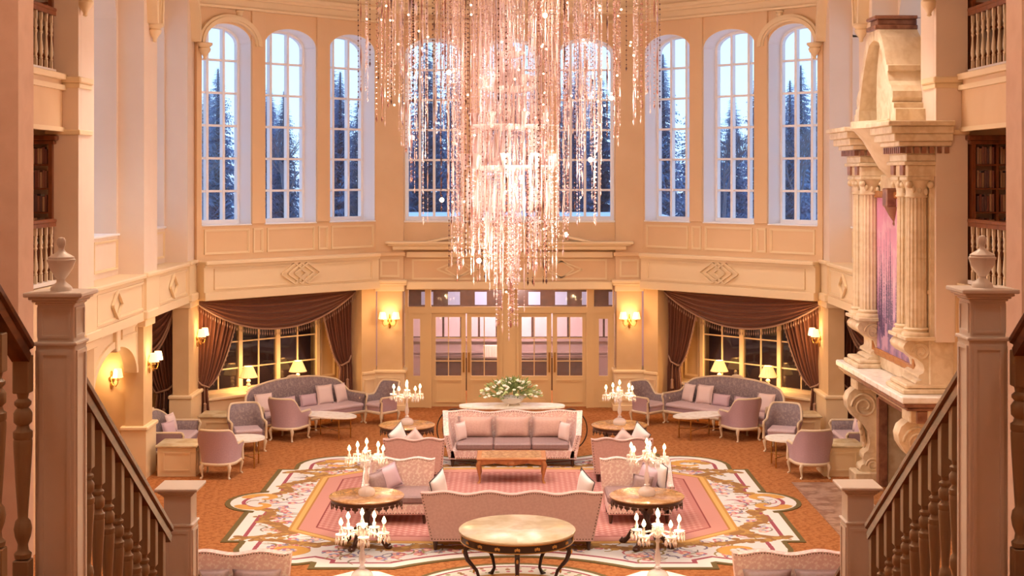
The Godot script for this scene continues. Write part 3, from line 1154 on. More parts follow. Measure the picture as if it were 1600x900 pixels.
func newel(label: String, p: Vector3, top: float, urn: bool):
	# p.y + top is the upper face of the cap
	var t := thing("newel_post", label, "newel post", p)
	var b := MB.new()
	b.bx(-0.077, 0.077, 0.0, top - 0.2, -0.077, 0.077, 0.004)
	b.bx(-0.072, 0.072, top - 0.2, top - 0.03, -0.072, 0.072, 0.003)
	part(t, "post", b, M.white_paint)
	for k in 4:
		var pn := MB.new()
		pn.at(Vector3.ZERO, PI / 2 * k)
		for e in [[-0.062, -0.046], [0.046, 0.062]]:
			pn.bx(e[0], e[1], 0.1, top - 0.23, 0.075, 0.083)
		pn.bx(-0.046, 0.046, top - 0.246, top - 0.23, 0.075, 0.083)
		if urn:
			for e in [[-0.06, -0.05], [0.05, 0.06]]:
				pn.bx(e[0], e[1], top - 0.18, top - 0.06, 0.07, 0.077)
			pn.bx(-0.05, 0.05, top - 0.18, top - 0.17, 0.07, 0.077)
			pn.bx(-0.05, 0.05, top - 0.07, top - 0.06, 0.07, 0.077)
		part(t, "raised_frame", pn, M.white_paint)
	b = MB.new()
	var s := 0.0
	b.bx(-0.086, 0.086, top - 0.21, top - 0.195, -0.086, 0.086, 0.004)
	part(t, "collar", b, M.white_paint)
	b = MB.new()
	for l in [[top - 0.05, top - 0.04, 0.08], [top - 0.04, top - 0.03, 0.09], [top - 0.03, top - 0.018, 0.1], [top - 0.018, top, 0.115]]:
		b.bx(-l[2], l[2], l[0], l[1], -l[2], l[2], 0.004)
	part(t, "cap", b, M.white_paint)
	if urn:
		b = MB.new()
		b.at(Vector3(0, top, 0))
		b.lathe([[0.0, 0.0], [0.042, 0.0], [0.042, 0.012], [0.036, 0.02], [0.016, 0.036], [0.014, 0.045], [0.03, 0.065], [0.046, 0.09], [0.052, 0.112], [0.055, 0.116], [0.055, 0.124], [0.05, 0.126], [0.05, 0.134], [0.04, 0.14], [0.02, 0.152], [0.011, 0.162], [0.011, 0.172], [0.017, 0.182], [0.017, 0.2], [0.012, 0.21], [0.0, 0.213]], 24)
		part(t, "urn_finial", b, M.white_paint)

func newels_and_rails():
	for s in [-1.0, 1.0]:
		var left: bool = s < 0
		var X := -1.787 if left else 1.92
		var d1 := 5.71 if left else 5.88
		var d2 := 7.76 if left else 8.0
		newel("white newel post with an urn finial, foreground %s" % ("left" if left else "right"), Vector3(X, 3.75, -d1), 5.19 - 3.75, true)
		newel("shorter white newel post with a plain square cap, lower %s" % ("left" if left else "right"), Vector3(X, 2.4, -d2), (3.98 if left else 3.935) - 2.4, false)
		var y_at := func(d: float) -> float: return 5.0 - 0.65 * (d - d1 + 0.03)
		var runs := [[d1 - 1.1, d1 - 0.08, "upper flight, above"], [d1 + 0.07, d2 - 0.3, "middle flight, between the two newel posts"], [d2 + 0.1, d2 + 3.2, "lower flight, below the short newel post"]]
		for k in 3:
			var a: float = runs[k][0]
			var e: float = runs[k][1]
			var lab: String = ["short railing running up out of frame beside the urn post on the %s", "sloping oak handrail with turned balusters between the posts on the %s", "lower oak handrail descending below the short post on the %s"][k] % ("left" if left else "right")
			var t := thing("stair_railing", lab, "railing", Vector3(X + (s * 0.115 if k == 0 else 0.0), 0, 0))
			var ya: float = y_at.call(a)
			var ye: float = y_at.call(e)
			if k == 0:
				ya = 5.007 - 0.69 * (a - d1 + 0.08)
				ye = 5.007 - 0.69 * (e - d1 + 0.08)
			var ang := atan2(ya - ye, e - a)
			var ln := Vector2(e - a, ya - ye).length()
			var b := MB.new()
			b.at(Vector3(0, (ya + ye) / 2, -(a + e) / 2), 0, -ang)
			var prof := PackedVector2Array([Vector2(-0.034, -0.1), Vector2(0.034, -0.1), Vector2(0.034, -0.062), Vector2(0.026, -0.055), Vector2(0.026, -0.045), Vector2(0.038, -0.038), Vector2(0.038, -0.018), Vector2(0.03, -0.006), Vector2(0.014, 0.0), Vector2(-0.014, 0.0), Vector2(-0.03, -0.006), Vector2(-0.038, -0.018), Vector2(-0.038, -0.038), Vector2(-0.026, -0.045), Vector2(-0.026, -0.055), Vector2(-0.034, -0.062)])
			b.prism(prof, -ln / 2, ln / 2)
			part(t, "handrail", b, M.oak_rail)
			if k == 0:
				for j in 3:
					var up := mi(t, "baluster", stair_baluster(0.82), M.taupe_paint, Vector3(0, [3.962, 4.082, 4.2][j], -(d1 - 0.11) + [0.0, 0.29, 0.92][j]))
					up.scale = Vector3.ONE * 1.2
				continue
			var d := a + 0.12
			while d < e - 0.02:
				var yy: float = y_at.call(d)
				mi(t, "baluster", stair_baluster(), M.taupe_paint, Vector3(0, yy - 1.04, -d))
				d += 0.155

func added_lamps_overhead():
	# unseen ceiling lamps added to brighten the lounge and the stair hall
	var spots := [[-2.6, -29.0, 0.7, "over the left canape"], [2.6, -29.0, 0.7, "over the right canape"], [-4.4, -24.0, 0.8, "over the left armchairs"], [4.4, -24.0, 0.8, "over the fireplace side"], [-3.2, -18.5, 0.8, "over the near left settee"], [3.2, -18.5, 0.8, "over the near right settee"], [0.0, -15.5, 0.8, "over the foot of the stairs"], [0.0, -9.5, 2.2, "over the middle stair flight"], [-3.0, -3.0, 0.2, "over the landing, left"], [3.0, -3.0, 0.2, "over the landing, right"]]
	for k in spots.size():
		var s: Array = spots[k]
		var t := thing("added_ceiling_lamp", "added round opal lamp, unseen high above the picture, " + String(s[3]), "lamp", Vector3(s[0], 10.6, s[1]), 0.0, "added ceiling lamps")
		var b := MB.new()
		b.lathe([[0.0, -0.06], [0.5, -0.06], [0.52, 0.0], [0.0, 0.0]], 24)
		part(t, "lamp_ring", b, M.brass)
		b = MB.new()
		b.lathe([[0.0, -0.16], [0.25, -0.14], [0.4, -0.1], [0.46, -0.061], [0.0, -0.061]], 24)
		part(t, "lamp_glass", b, M.added_lamp_glow)
		if k < 7:
			var l := SpotLight3D.new()
			l.name = numbered("added_ceiling_light")
			l.light_color = Color(1.0, 0.93, 0.88)
			l.light_energy = 24.0 * float(s[2])
			l.light_size = 0.4
			l.spot_range = 40.0
			l.spot_angle = 46.0
			l.spot_angle_attenuation = 0.6
			l.shadow_enabled = true
			add_child(l, true)
			l.position = Vector3(s[0], 10.35, s[1])
			l.rotation.x = -PI / 2
		else:
			omni("added_ceiling_light", Vector3(s[0], 10.2, s[1]), Color(1.0, 0.9, 0.8), 6.5 * s[2], 0.45)

# ---------------------------------------------------------------- fireplace
func painting_image() -> Image:
	# a plain dusk woodland in lilac and pink
	var im := Image.create(216, 232, false, Image.FORMAT_RGB8)
	var f := noise(0.03, 1, 91, 4)
	for y in 232:
		for x in 216:
			var t := y / 232.0
			var c := h("d98fb4").lerp(h("e9b3c6"), clampf(t * 1.8, 0, 1)).lerp(h("8d74a8"), clampf(t * 2.2 - 1.1, 0, 1))
			var n := f.get_noise_2d(x, y)
			c = c.lerp(h("f0cfd6"), clampf(n * 1.2, 0, 0.5))
			if t > 0.78:
				c = h("b58aa8").lerp(h("6d5a86"), clampf(n * 2.0 + 0.4, 0, 1))
			im.set_pixel(x, y, c)
	var r := RandomNumberGenerator.new()
	r.seed = 5
	for k in 34:
		var bx := r.randi_range(0, 215)
		var hh := r.randi_range(50, 150)
		var by := r.randi_range(175, 215)
		var c := h("5d4a78").lerp(h("3f3458"), r.randf())
		for y in hh:
			var w := int((y / float(hh)) * r.randf_range(2.0, 11.0)) + 1
			im.fill_rect(Rect2i(bx - w / 2, by - hh + y, w, 1), c)
	return im

func fluted_column(t: Node3D, u: float, z: float):
	var b := MB.new()
	b.lathe([[0.168, 3.2], [0.16, 5.3]], 64, Vector3(u, 0, z), 1)
	var c := part(t, "column", b, M.stone)
	b = MB.new()
	b.lathe([[0.0, 3.08], [0.23, 3.08], [0.24, 3.11], [0.23, 3.14], [0.19, 3.15], [0.19, 3.17], [0.21, 3.19], [0.2, 3.21], [0.165, 3.22]], 24, Vector3(u, 0, z))
	b.bx(u - 0.25, u + 0.25, 3.02, 3.08, z - 0.25, z + 0.25, 0.01)
	part(c, "column_base", b, M.stone)
	b = MB.new()
	b.lathe([[0.16, 5.28], [0.19, 5.3], [0.17, 5.33], [0.17, 5.4], [0.2, 5.5], [0.24, 5.56], [0.0, 5.56]], 24, Vector3(u, 0, z))
	b.bx(u - 0.22, u + 0.22, 5.56, 5.62, z - 0.22, z + 0.22, 0.01)
	for sx in [-1.0, 1.0]:
		for sz in [-1.0, 1.0]:
			b.ball(Vector3(u + sx * 0.17, 5.49, z + sz * 0.17), Vector3(0.06, 0.06, 0.06), 8, 6)
		for k in 3:
			b.ball(Vector3(u + sx * 0.16, 5.38 + 0.02 * k, z - 0.1 + 0.1 * k), Vector3(0.04, 0.06, 0.04), 6, 5)
	part(c, "column_capital", b, M.stone)

func scroll_profile(s: float, hgt: float) -> PackedVector2Array:
	# S-shaped console seen from the side: x outwards, y up, total height hgt, reach s
	return PackedVector2Array([Vector2(0, 0), Vector2(0.62 * s, 0), Vector2(0.7 * s, 0.04 * hgt), Vector2(0.66 * s, 0.09 * hgt), Vector2(0.52 * s, 0.12 * hgt), Vector2(0.62 * s, 0.17 * hgt), Vector2(0.6 * s, 0.23 * hgt), Vector2(0.5 * s, 0.27 * hgt), Vector2(0.46 * s, 0.35 * hgt), Vector2(0.5 * s, 0.48 * hgt), Vector2(0.64 * s, 0.58 * hgt), Vector2(0.84 * s, 0.67 * hgt), Vector2(0.97 * s, 0.77 * hgt), Vector2(1.0 * s, 0.86 * hgt), Vector2(0.94 * s, 0.94 * hgt), Vector2(0.82 * s, 0.99 * hgt), Vector2(0.7 * s, 1.0 * hgt), Vector2(0, hgt)])

func spiral(b: MB, c: Vector3, r: float, ax: Vector3, ay: Vector3, thick: float):
	var path := []
	for i in 33:
		var a := TAU * 1.9 * i / 32.0
		var rr := r * (1.0 - 0.8 * i / 32.0)
		path.append(c + ax * cos(a) * rr + ay * sin(a) * rr)
	b.tube(path, thick, 5)

func fireplace():
	var t := thing("fireplace", "monumental carved stone fireplace with paired fluted columns and a broken scroll pediment on the right", "fireplace", Vector3(7.0, 0, -24.76), -PI / 2)
	var b := MB.new()
	b.bx(-2.2, 1.92, 2.17, 5.65, -0.2, 0.38, 0.02)
	b.bx(-2.2, -1.35, 0.0, 1.75, -0.2, 0.35, 0.02)
	b.bx(1.3, 2.1, 0.0, 1.75, -0.2, 0.35, 0.02)
	b.bx(-2.2, 2.1, 1.7, 2.06, -0.2, 0.45, 0.02)
	b.bx(-1.3, 1.3, 5.6, 8.0, -0.2, 0.12, 0.02)
	part(t, "chimney_breast", b, M.stone)
	b = MB.new()
	b.bx(-1.35, 1.3, 0.0, 1.7, -0.3, -0.15)
	part(t, "firebox", b, M.plain_dark)
	b = MB.new()
	b.bx(-1.45, -1.3, 0.0, 1.7, 0.2, 0.37, 0.01)
	b.bx(1.25, 1.4, 0.0, 1.7, 0.2, 0.37, 0.01)
	b.bx(-1.45, 1.4, 1.6, 1.74, 0.2, 0.37, 0.01)
	part(t, "firebox_surround", b, M.marble_dark)
	b = MB.new()
	b.bx(-2.38, 2.22, 2.06, 2.17, -0.1, 0.9, 0.02)
	part(t, "mantel_shelf", b, M.marble_top)
	b = MB.new()
	b.bx(-2.34, 2.18, 1.99, 2.06, -0.1, 0.86, 0.02)
	b.bx(-2.28, 2.12, 1.93, 1.99, -0.1, 0.8, 0.02)
	part(t, "shelf_moulding", b, M.marble_dark)
	for u in [-2.0, -1.75, 1.45, 1.7, 1.95]:
		b = MB.new()
		b.bx(u - 0.1, u + 0.1, 1.72, 1.92, 0.4, 0.62 if absf(u) < 2.5 else 0.5, 0.015)
		part(t, "frieze_block", b, M.marble_dark)
	b = MB.new()
	for k in 5:
		b.ball(Vector3(-0.4 + 0.2 * k, 1.83, 0.47), Vector3(0.1, 0.07, 0.05), 8, 6)
	spiral(b, Vector3(-0.65, 1.83, 0.47), 0.1, Vector3.RIGHT, Vector3.UP, 0.02)
	spiral(b, Vector3(0.65, 1.83, 0.47), 0.1, Vector3.LEFT, Vector3.UP, 0.02)
	part(t, "carved_ornament", b, M.marble_dark)
	# big S consoles under the shelf
	for u in [-1.72, 1.78]:
		b = MB.new()
		b.at(Vector3(u, 0.2, 0.1), -PI / 2)
		b.prism(scroll_profile(0.78, 1.55), -0.17, 0.17, true)
		b.home()
		for s in [-1.0, 1.0]:
			spiral(b, Vector3(u + 0.17 * s, 1.42, 0.56), 0.24, Vector3.BACK, Vector3.UP, 0.025)
			spiral(b, Vector3(u + 0.17 * s, 0.34, 0.4), 0.13, Vector3.BACK, Vector3.UP, 0.02)
		var c := part(t, "scroll_console", b, M.stone)
		b = MB.new()
		b.bx(u - 0.24, u + 0.24, 1.72, 1.93, 0.1, 0.72, 0.02)
		part(c, "console_block", b, M.stone)
		b = MB.new()
		b.bx(u - 0.25, u + 0.25, 0.0, 0.22, 0.1, 0.75, 0.02)
		part(c, "console_block", b, M.stone)
		b = MB.new()
		for k in 4:
			b.ball(Vector3(u - 0.09 + 0.06 * k, 0.75 + 0.12 * k, 0.5 + 0.04 * k), Vector3(0.06, 0.14, 0.05), 8, 6)
		part(c, "acanthus", b, M.stone)
	# small consoles that carry the columns
	for u in [-1.58, 1.46]:
		b = MB.new()
		b.at(Vector3(u, 2.3, 0.16), -PI / 2)
		b.prism(scroll_profile(0.62, 0.72), -0.42, 0.42, true)
		b.home()
		for s in [-1.0, 1.0]:
			spiral(b, Vector3(u + 0.42 * s, 2.83, 0.5), 0.15, Vector3.BACK, Vector3.UP, 0.018)
		var c := part(t, "column_console", b, M.stone)
		b = MB.new()
		b.bx(u - 0.52, u + 0.52, 2.17, 2.25, 0.1, 0.82, 0.02)
		b.bx(u - 0.48, u + 0.48, 2.25, 2.32, 0.1, 0.76, 0.02)
		part(c, "console_base", b, M.stone)
	for u in [-1.86, -1.3, 1.18, 1.74]:
		fluted_column(t, u, 0.53)
	# entablature over each pair of columns
	for u in [-1.58, 1.46]:
		b = MB.new()
		for l in [[5.62, 5.8, 0.5, 0.74], [5.8, 5.86, 0.54, 0.8], [5.86, 5.98, 0.5, 0.76], [6.1, 6.18, 0.58, 0.9], [6.18, 6.3, 0.64, 0.98], [6.3, 6.42, 0.68, 1.04], [6.42, 6.5, 0.74, 1.1]]:
			b.bx(u - l[2], u + l[2], l[0], l[1], 0.05, l[3], 0.012)
		b.bx(u - 0.5, u + 0.5, 5.98, 6.1, 0.05, 0.78)
		var c := part(t, "entablature", b, M.stone)
		b = MB.new()
		for k in 9:
			b.bx(u - 0.52 + 0.12 * k, u - 0.45 + 0.12 * k, 5.99, 6.09, 0.78, 0.86)
		for k in 6:
			for s in [-1.0, 1.0]:
				b.bx(u + s * 0.54 - 0.04, u + s * 0.54 + 0.04, 5.99, 6.09, 0.1 + 0.12 * k, 0.17 + 0.12 * k)
		part(c, "dentil_row", b, M.marble_dark)
		for s in [-0.28, 0.28]:
			b = MB.new()
			b.bx(u + s - 0.1, u + s + 0.1, 5.64, 5.84, 0.7, 0.78, 0.01)
			part(c, "frieze_block", b, M.marble_dark)
	b = MB.new()
	b.bx(-1.0, 0.9, 6.3, 6.5, 0.05, 0.5, 0.02)
	part(t, "cornice_link", b, M.stone)
	# hanging shell hood in the middle, keystone and drop
	b = MB.new()
	b.lathe([[0.0, 5.42], [0.1, 5.44], [0.16, 5.5], [0.2, 5.52], [0.36, 5.6], [0.52, 5.76], [0.66, 6.0], [0.8, 6.24], [0.94, 6.4], [1.0, 6.44], [1.0, 6.56], [0.0, 6.56]], 28, Vector3(0, 0, 0.16), 0, 0.9)
	part(t, "shell_hood", b, M.stone)
	b = MB.new()
	b.bx(-0.14, 0.14, 5.1, 5.42, 0.25, 0.6, 0.02)
	b.lathe([[0.0, 4.75], [0.04, 4.8], [0.03, 4.85], [0.1, 4.95], [0.16, 5.06], [0.18, 5.1], [0.0, 5.1]], 12, Vector3(0, 0, 0.42))
	part(t, "keystone", b, M.marble_dark)
	# swan-neck pediment
	for s in [-1.0, 1.0]:
		var pr := PackedVector2Array()
		for p in [[0.02, 8.15], [0.3, 8.12], [0.52, 7.97], [0.7, 7.74], [0.84, 7.48], [0.95, 7.46], [0.95, 7.38], [0.9, 7.36], [0.98, 7.2], [1.12, 7.12], [1.22, 7.02], [1.24, 6.92], [1.18, 6.84], [1.3, 6.82], [1.3, 6.74], [1.42, 6.72], [1.42, 6.5], [1.1, 6.5], [1.04, 6.8], [0.9, 7.1], [0.74, 7.4], [0.55, 7.68], [0.32, 7.9], [0.02, 7.96]]:
			pr.append(Vector2(p[0] * s, p[1]))
		b = MB.new()
		b.prism(pr, 0.12, 0.78)
		part(t, "scroll_pediment", b, M.stone)
	b = MB.new()
	b.bx(-0.3, 0.3, 8.12, 8.2, 0.1, 0.84, 0.015)
	b.bx(-0.24, 0.24, 8.2, 8.3, 0.1, 0.78, 0.015)
	b.bx(-0.3, 0.3, 8.3, 8.36, 0.1, 0.84, 0.015)
	part(t, "crown_block", b, M.marble_dark)
	var sh := PackedVector2Array()
	for q in [[-0.42, 6.5], [-0.46, 7.0], [-0.4, 7.5], [-0.28, 7.82], [-0.12, 7.98], [0.12, 7.98], [0.28, 7.82], [0.4, 7.5], [0.46, 7.0], [0.42, 6.5]]:
		sh.append(Vector2(q[0], q[1]))
	b = MB.new()
	b.prism(sh, 0.1, 0.62, true)
	b.bx(-0.5, 0.5, 6.5, 6.6, 0.1, 0.68, 0.015)
	part(t, "cartouche_block", b, M.stone)
	b = MB.new()
	arch_band(b, 0.0, 0.5, 7.3, 0.5, 0.08, 0.1, 0.2)
	b.bx(-0.58, -0.5, 6.5, 7.3, 0.1, 0.2)
	b.bx(0.5, 0.58, 6.5, 7.3, 0.1, 0.2)
	part(t, "niche_moulding", b, M.stone)
	# painting over the mantel
	var pt := thing("painting", "tall framed painting of a pink and lilac dusk woodland over the mantel", "painting", Vector3(6.6, 2.42, -24.76), -PI / 2)
	var q := QuadMesh.new()
	q.size = Vector2(2.5, 2.7)
	var pm := mat("painting_print", Color.WHITE, 0.5)
	pm.albedo_texture = ImageTexture.create_from_image(painting_image())
	mi(pt, "canvas", q, pm, Vector3(0, 1.47, 0.03))
	b = MB.new()
	for f in [[-1.37, -1.25, 0.0, 2.94], [1.25, 1.37, 0.0, 2.94]]:
		b.bx(f[0], f[1], f[2], f[3], -0.02, 0.08, 0.02)
	b.bx(-1.25, 1.25, 0.0, 0.12, -0.02, 0.08, 0.02)
	b.bx(-1.25, 1.25, 2.82, 2.94, -0.02, 0.08, 0.02)
	part(pt, "picture_frame", b, M.table_wood)

# ---------------------------------------------------------------- outdoors
func conifer_meshes() -> Array:
	var out := []
	for v in 3:
		var r := RandomNumberGenerator.new()
		r.seed = 100 + v
		var b := MB.new()
		b.flat()
		var n := 560
		for i in n:
			var f := pow((i + r.randf()) / float(n), 0.85)
			var y := 0.07 + 0.92 * f
			var rad := (0.175 + 0.012 * v) * pow(1.0 - f, 0.75) * r.randf_range(0.55, 1.08) + 0.008
			var a := i * 2.399 + r.randf() * 0.8
			var dir := Vector3(cos(a), 0, sin(a))
			var side := Vector3(-sin(a), 0, cos(a))
			var p0 := Vector3(0, y, 0)
			var tip := p0 + dir * rad + Vector3(0, rad * r.randf_range(-0.45, 0.15), 0)
			for s in 5:
				var m := p0.lerp(tip, 0.15 + 0.2 * s)
				var w := rad * 0.34 * (1.15 - 0.17 * s)
				var dn := Vector3(0, -w * r.randf_range(0.2, 0.9), 0)
				b.t(m, m + side * w + dir * w * 0.6 + dn, m + dir * w * 0.5)
				b.t(m, m + dir * w * 0.5, m - side * w + dir * w * 0.6 + dn)
		out.append(b.done())
	return out

func grow(b: MB, r: RandomNumberGenerator, p: Vector3, d: Vector3, ln: float, rad: float, lv: int):
	var e := p + d * ln
	var m := p.lerp(e, 0.5) + Vector3(r.randf_range(-1, 1), 0, r.randf_range(-1, 1)) * ln * 0.06
	b.tube([p, m, e], [rad, rad * 0.85, rad * 0.68], 4 if lv > 2 else 3, false)
	if lv == 0:
		return
	for k in (3 if lv > 1 else 4):
		var nd := (d + Vector3(r.randf_range(-0.8, 0.8), r.randf_range(-0.05, 0.45), r.randf_range(-0.8, 0.8))).normalized()
		grow(b, r, p.lerp(e, r.randf_range(0.55, 1.0)), nd, ln * r.randf_range(0.55, 0.8), rad * 0.58, lv - 1)

func outside():
	var b := MB.new()
	b.bx(-70, 70, 2.9, 3.3, -150, -40)
	struct("ground_outside", b, M.snow, "pale frosty ground outside the tall windows", "ground")
	var t := thing("outbuilding", "low flat-roofed building with a snowy roof just outside the central windows", "building", Vector3(0.5, 3.3, -46))
	b = MB.new()
	b.bx(-4.1, 4.1, 0.0, 0.75, -2, 2)
	part(t, "wall", b, M.lavender)
	b = MB.new()
	b.bx(-4.3, 4.3, 0.75, 1.0, -2.2, 2.3, 0.03)
	part(t, "fascia", b, M.roof_dark)
	b = MB.new()
	b.bx(-4.3, 4.3, 1.0, 1.1, -2.2, 2.3, 0.03)
	part(t, "roof", b, M.snow)
	var cm := conifer_meshes()
	var r := RandomNumberGenerator.new()
	r.seed = 31
	var tr := MB.new()
	tr.lathe([[0.028, 0.0], [0.02, 0.4], [0.004, 0.98]], 7)
	var trunk := tr.done()
	# x, distance, height
	var nth := ["leftmost", "second from the left", "third from the left", "fourth from the left", "fifth from the left", "sixth from the left", "middle one", "sixth from the right", "fifth from the right", "fourth from the right", "third from the right", "second from the right", "rightmost"]
	for row in 3:
		for i in 13:
			var k := row * 13 + i
			var x: float = -15.4 + 2.5 * i + [0.0, 1.25, 0.6][row]
			var hgt: float = r.randf_range(4.9, 6.4) + 0.4 * row + (0.9 if absf(x - 1.5) < 5.5 else 0.0)
			var c := thing("conifer", "dark blue-grey conifer, %s in the %s row beyond the tall windows" % [nth[i], ["nearest", "middle", "farthest"][row]], "tree", Vector3(x + r.randf_range(-0.15, 0.15), 3.3, -[50.5, 54.6, 59.0][row]), r.randf() * TAU, "conifers beyond the windows")
			c.scale = Vector3.ONE * hgt
			mi(c, "trunk", trunk, M.bark)
			mi(c, "needles", cm[k % 3], M.needles if r.randf() < 0.6 else M.needles_pale)
	var bm := []
	for v in 2:
		r.seed = 60 + v
		b = MB.new()
		grow(b, r, Vector3.ZERO, Vector3.UP, 1.7, 0.08, 5)
		bm.append(b.done())
	var bs := [-13.5, -10.2, -7.3, 6.9, 9.3, 11.8, 14.6]
	for k in bs.size():
		var c := thing("bare_tree", "leafless grey tree with fine branches outside the windows, %s" % ["far left", "second from the left", "third from the left", "fourth from the right", "third from the right", "second from the right", "far right"][k], "tree", Vector3(bs[k], 3.3, -46.6), k * 1.3, "bare trees outside the windows")
		mi(c, "branches", bm[k % 2], M.bark)

# ---------------------------------------------------------------- rugs
func draw_poly(im: Image, poly: PackedVector2Array, c: Color):
	var y0 := 1e9
	var y1 := -1e9
	for p in poly:
		y0 = minf(y0, p.y)
		y1 = maxf(y1, p.y)
	var n := poly.size()
	for y in range(maxi(0, int(y0)), mini(im.get_height() - 1, int(y1) + 1)):
		var yy := y + 0.5
		var xs := []
		for i in n:
			var a := poly[i]
			var b := poly[(i + 1) % n]
			if (a.y <= yy and b.y > yy) or (b.y <= yy and a.y > yy):
				xs.append(a.x + (yy - a.y) / (b.y - a.y) * (b.x - a.x))
		xs.sort()
		for k in range(0, xs.size() - 1, 2):
			var xa := int(round(xs[k]))
			var xb := int(round(xs[k + 1]))
			if xb > xa:
				im.fill_rect(Rect2i(xa, y, xb - xa, 1), c)

func draw_stroke(im: Image, pts: Array, w0: float, w1: float, c: Color):
	for i in pts.size() - 1:
		var a: Vector2 = pts[i]
		var b: Vector2 = pts[i + 1]
		var t0 := lerpf(w0, w1, i / float(pts.size() - 1))
		var t1 := lerpf(w0, w1, (i + 1) / float(pts.size() - 1))
		var d := (b - a).normalized().orthogonal()
		draw_poly(im, PackedVector2Array([a + d * t0, b + d * t1, b - d * t1, a - d * t0]), c)
		draw_dot(im, b, t1, c)

func draw_dot(im: Image, p: Vector2, r: float, c: Color):
	for y in range(int(-r), int(r) + 1):
		var w := sqrt(maxf(0.0, r * r - y * y))
		im.fill_rect(Rect2i(int(p.x - w), int(p.y) + y, maxi(1, int(2 * w)), 1), c)

func rug_outline() -> PackedVector2Array:
	var q := []
	for i in 7:
		var x := 1.7 * i / 6.0
		q.append(Vector2(x, 3.6 + 0.65 * pow(x / 1.7, 2.0)))
	q.append(Vector2(2.95, 4.25))
	q.append(Vector2(2.95, 3.95))
	for i in 9:
		var a := PI / 2 * (1.0 - i / 8.0) + 0.2 - 0.35 * i / 8.0
		q.append(Vector2(3.3 + 0.92 * cos(a), 3.1 + 0.95 * sin(a)))
	q.append(Vector2(4.2, 2.74))
	q.append(Vector2(4.5, 2.74))
	q.append(Vector2(4.5, 0.78))
	for i in 7:
		var a := 1.35 * (1.0 - i / 6.0)
		q.append(Vector2(4.28 + 0.68 * cos(a), 0.76 * sin(a) / sin(1.35)))
	var out := PackedVector2Array()
	var n := q.size()
	for i in n:
		out.append(q[i])
	for i in range(n - 2, -1, -1):
		out.append(Vector2(q[i].x, -q[i].y))
	for i in range(1, n):
		out.append(Vector2(-q[i].x, -q[i].y))
	for i in range(n - 2, 0, -1):
		out.append(Vector2(-q[i].x, q[i].y))
	return out

func rug_mesh(poly: PackedVector2Array, ext: Vector2, y: float) -> ArrayMesh:
	var st := SurfaceTool.new()
	st.begin(Mesh.PRIMITIVE_TRIANGLES)
	var idx := Geometry2D.triangulate_polygon(poly)
	for k in range(0, idx.size(), 3):
		var v := [poly[idx[k]], poly[idx[k + 1]], poly[idx[k + 2]]]
		if (v[1] - v[0]).cross(v[2] - v[0]) < 0.0:
			v.reverse()
		# (x, d) with d away from the camera: world z = -d; anticlockwise in (x, d) faces up
		for j in [0, 2, 1]:
			st.set_normal(Vector3.UP)
			st.set_uv(Vector2(v[j].x / (2 * ext.x) + 0.5, 0.5 - v[j].y / (2 * ext.y)))
			st.add_vertex(Vector3(v[j].x, y, -v[j].y))
	for i in poly.size():
		var a := poly[i]
		var b := poly[(i + 1) % poly.size()]
		var nn := Vector3(b.y - a.y, 0, b.x - a.x).normalized()
		for p in [[a, y], [b, y], [a, 0.0], [b, y], [b, 0.0], [a, 0.0]]:
			st.set_normal(nn)
			st.set_uv(Vector2(p[0].x / (2 * ext.x) + 0.5, 0.5 - p[0].y / (2 * ext.y)))
			st.add_vertex(Vector3(p[0].x, p[1], -p[0].y))
	return st.commit()

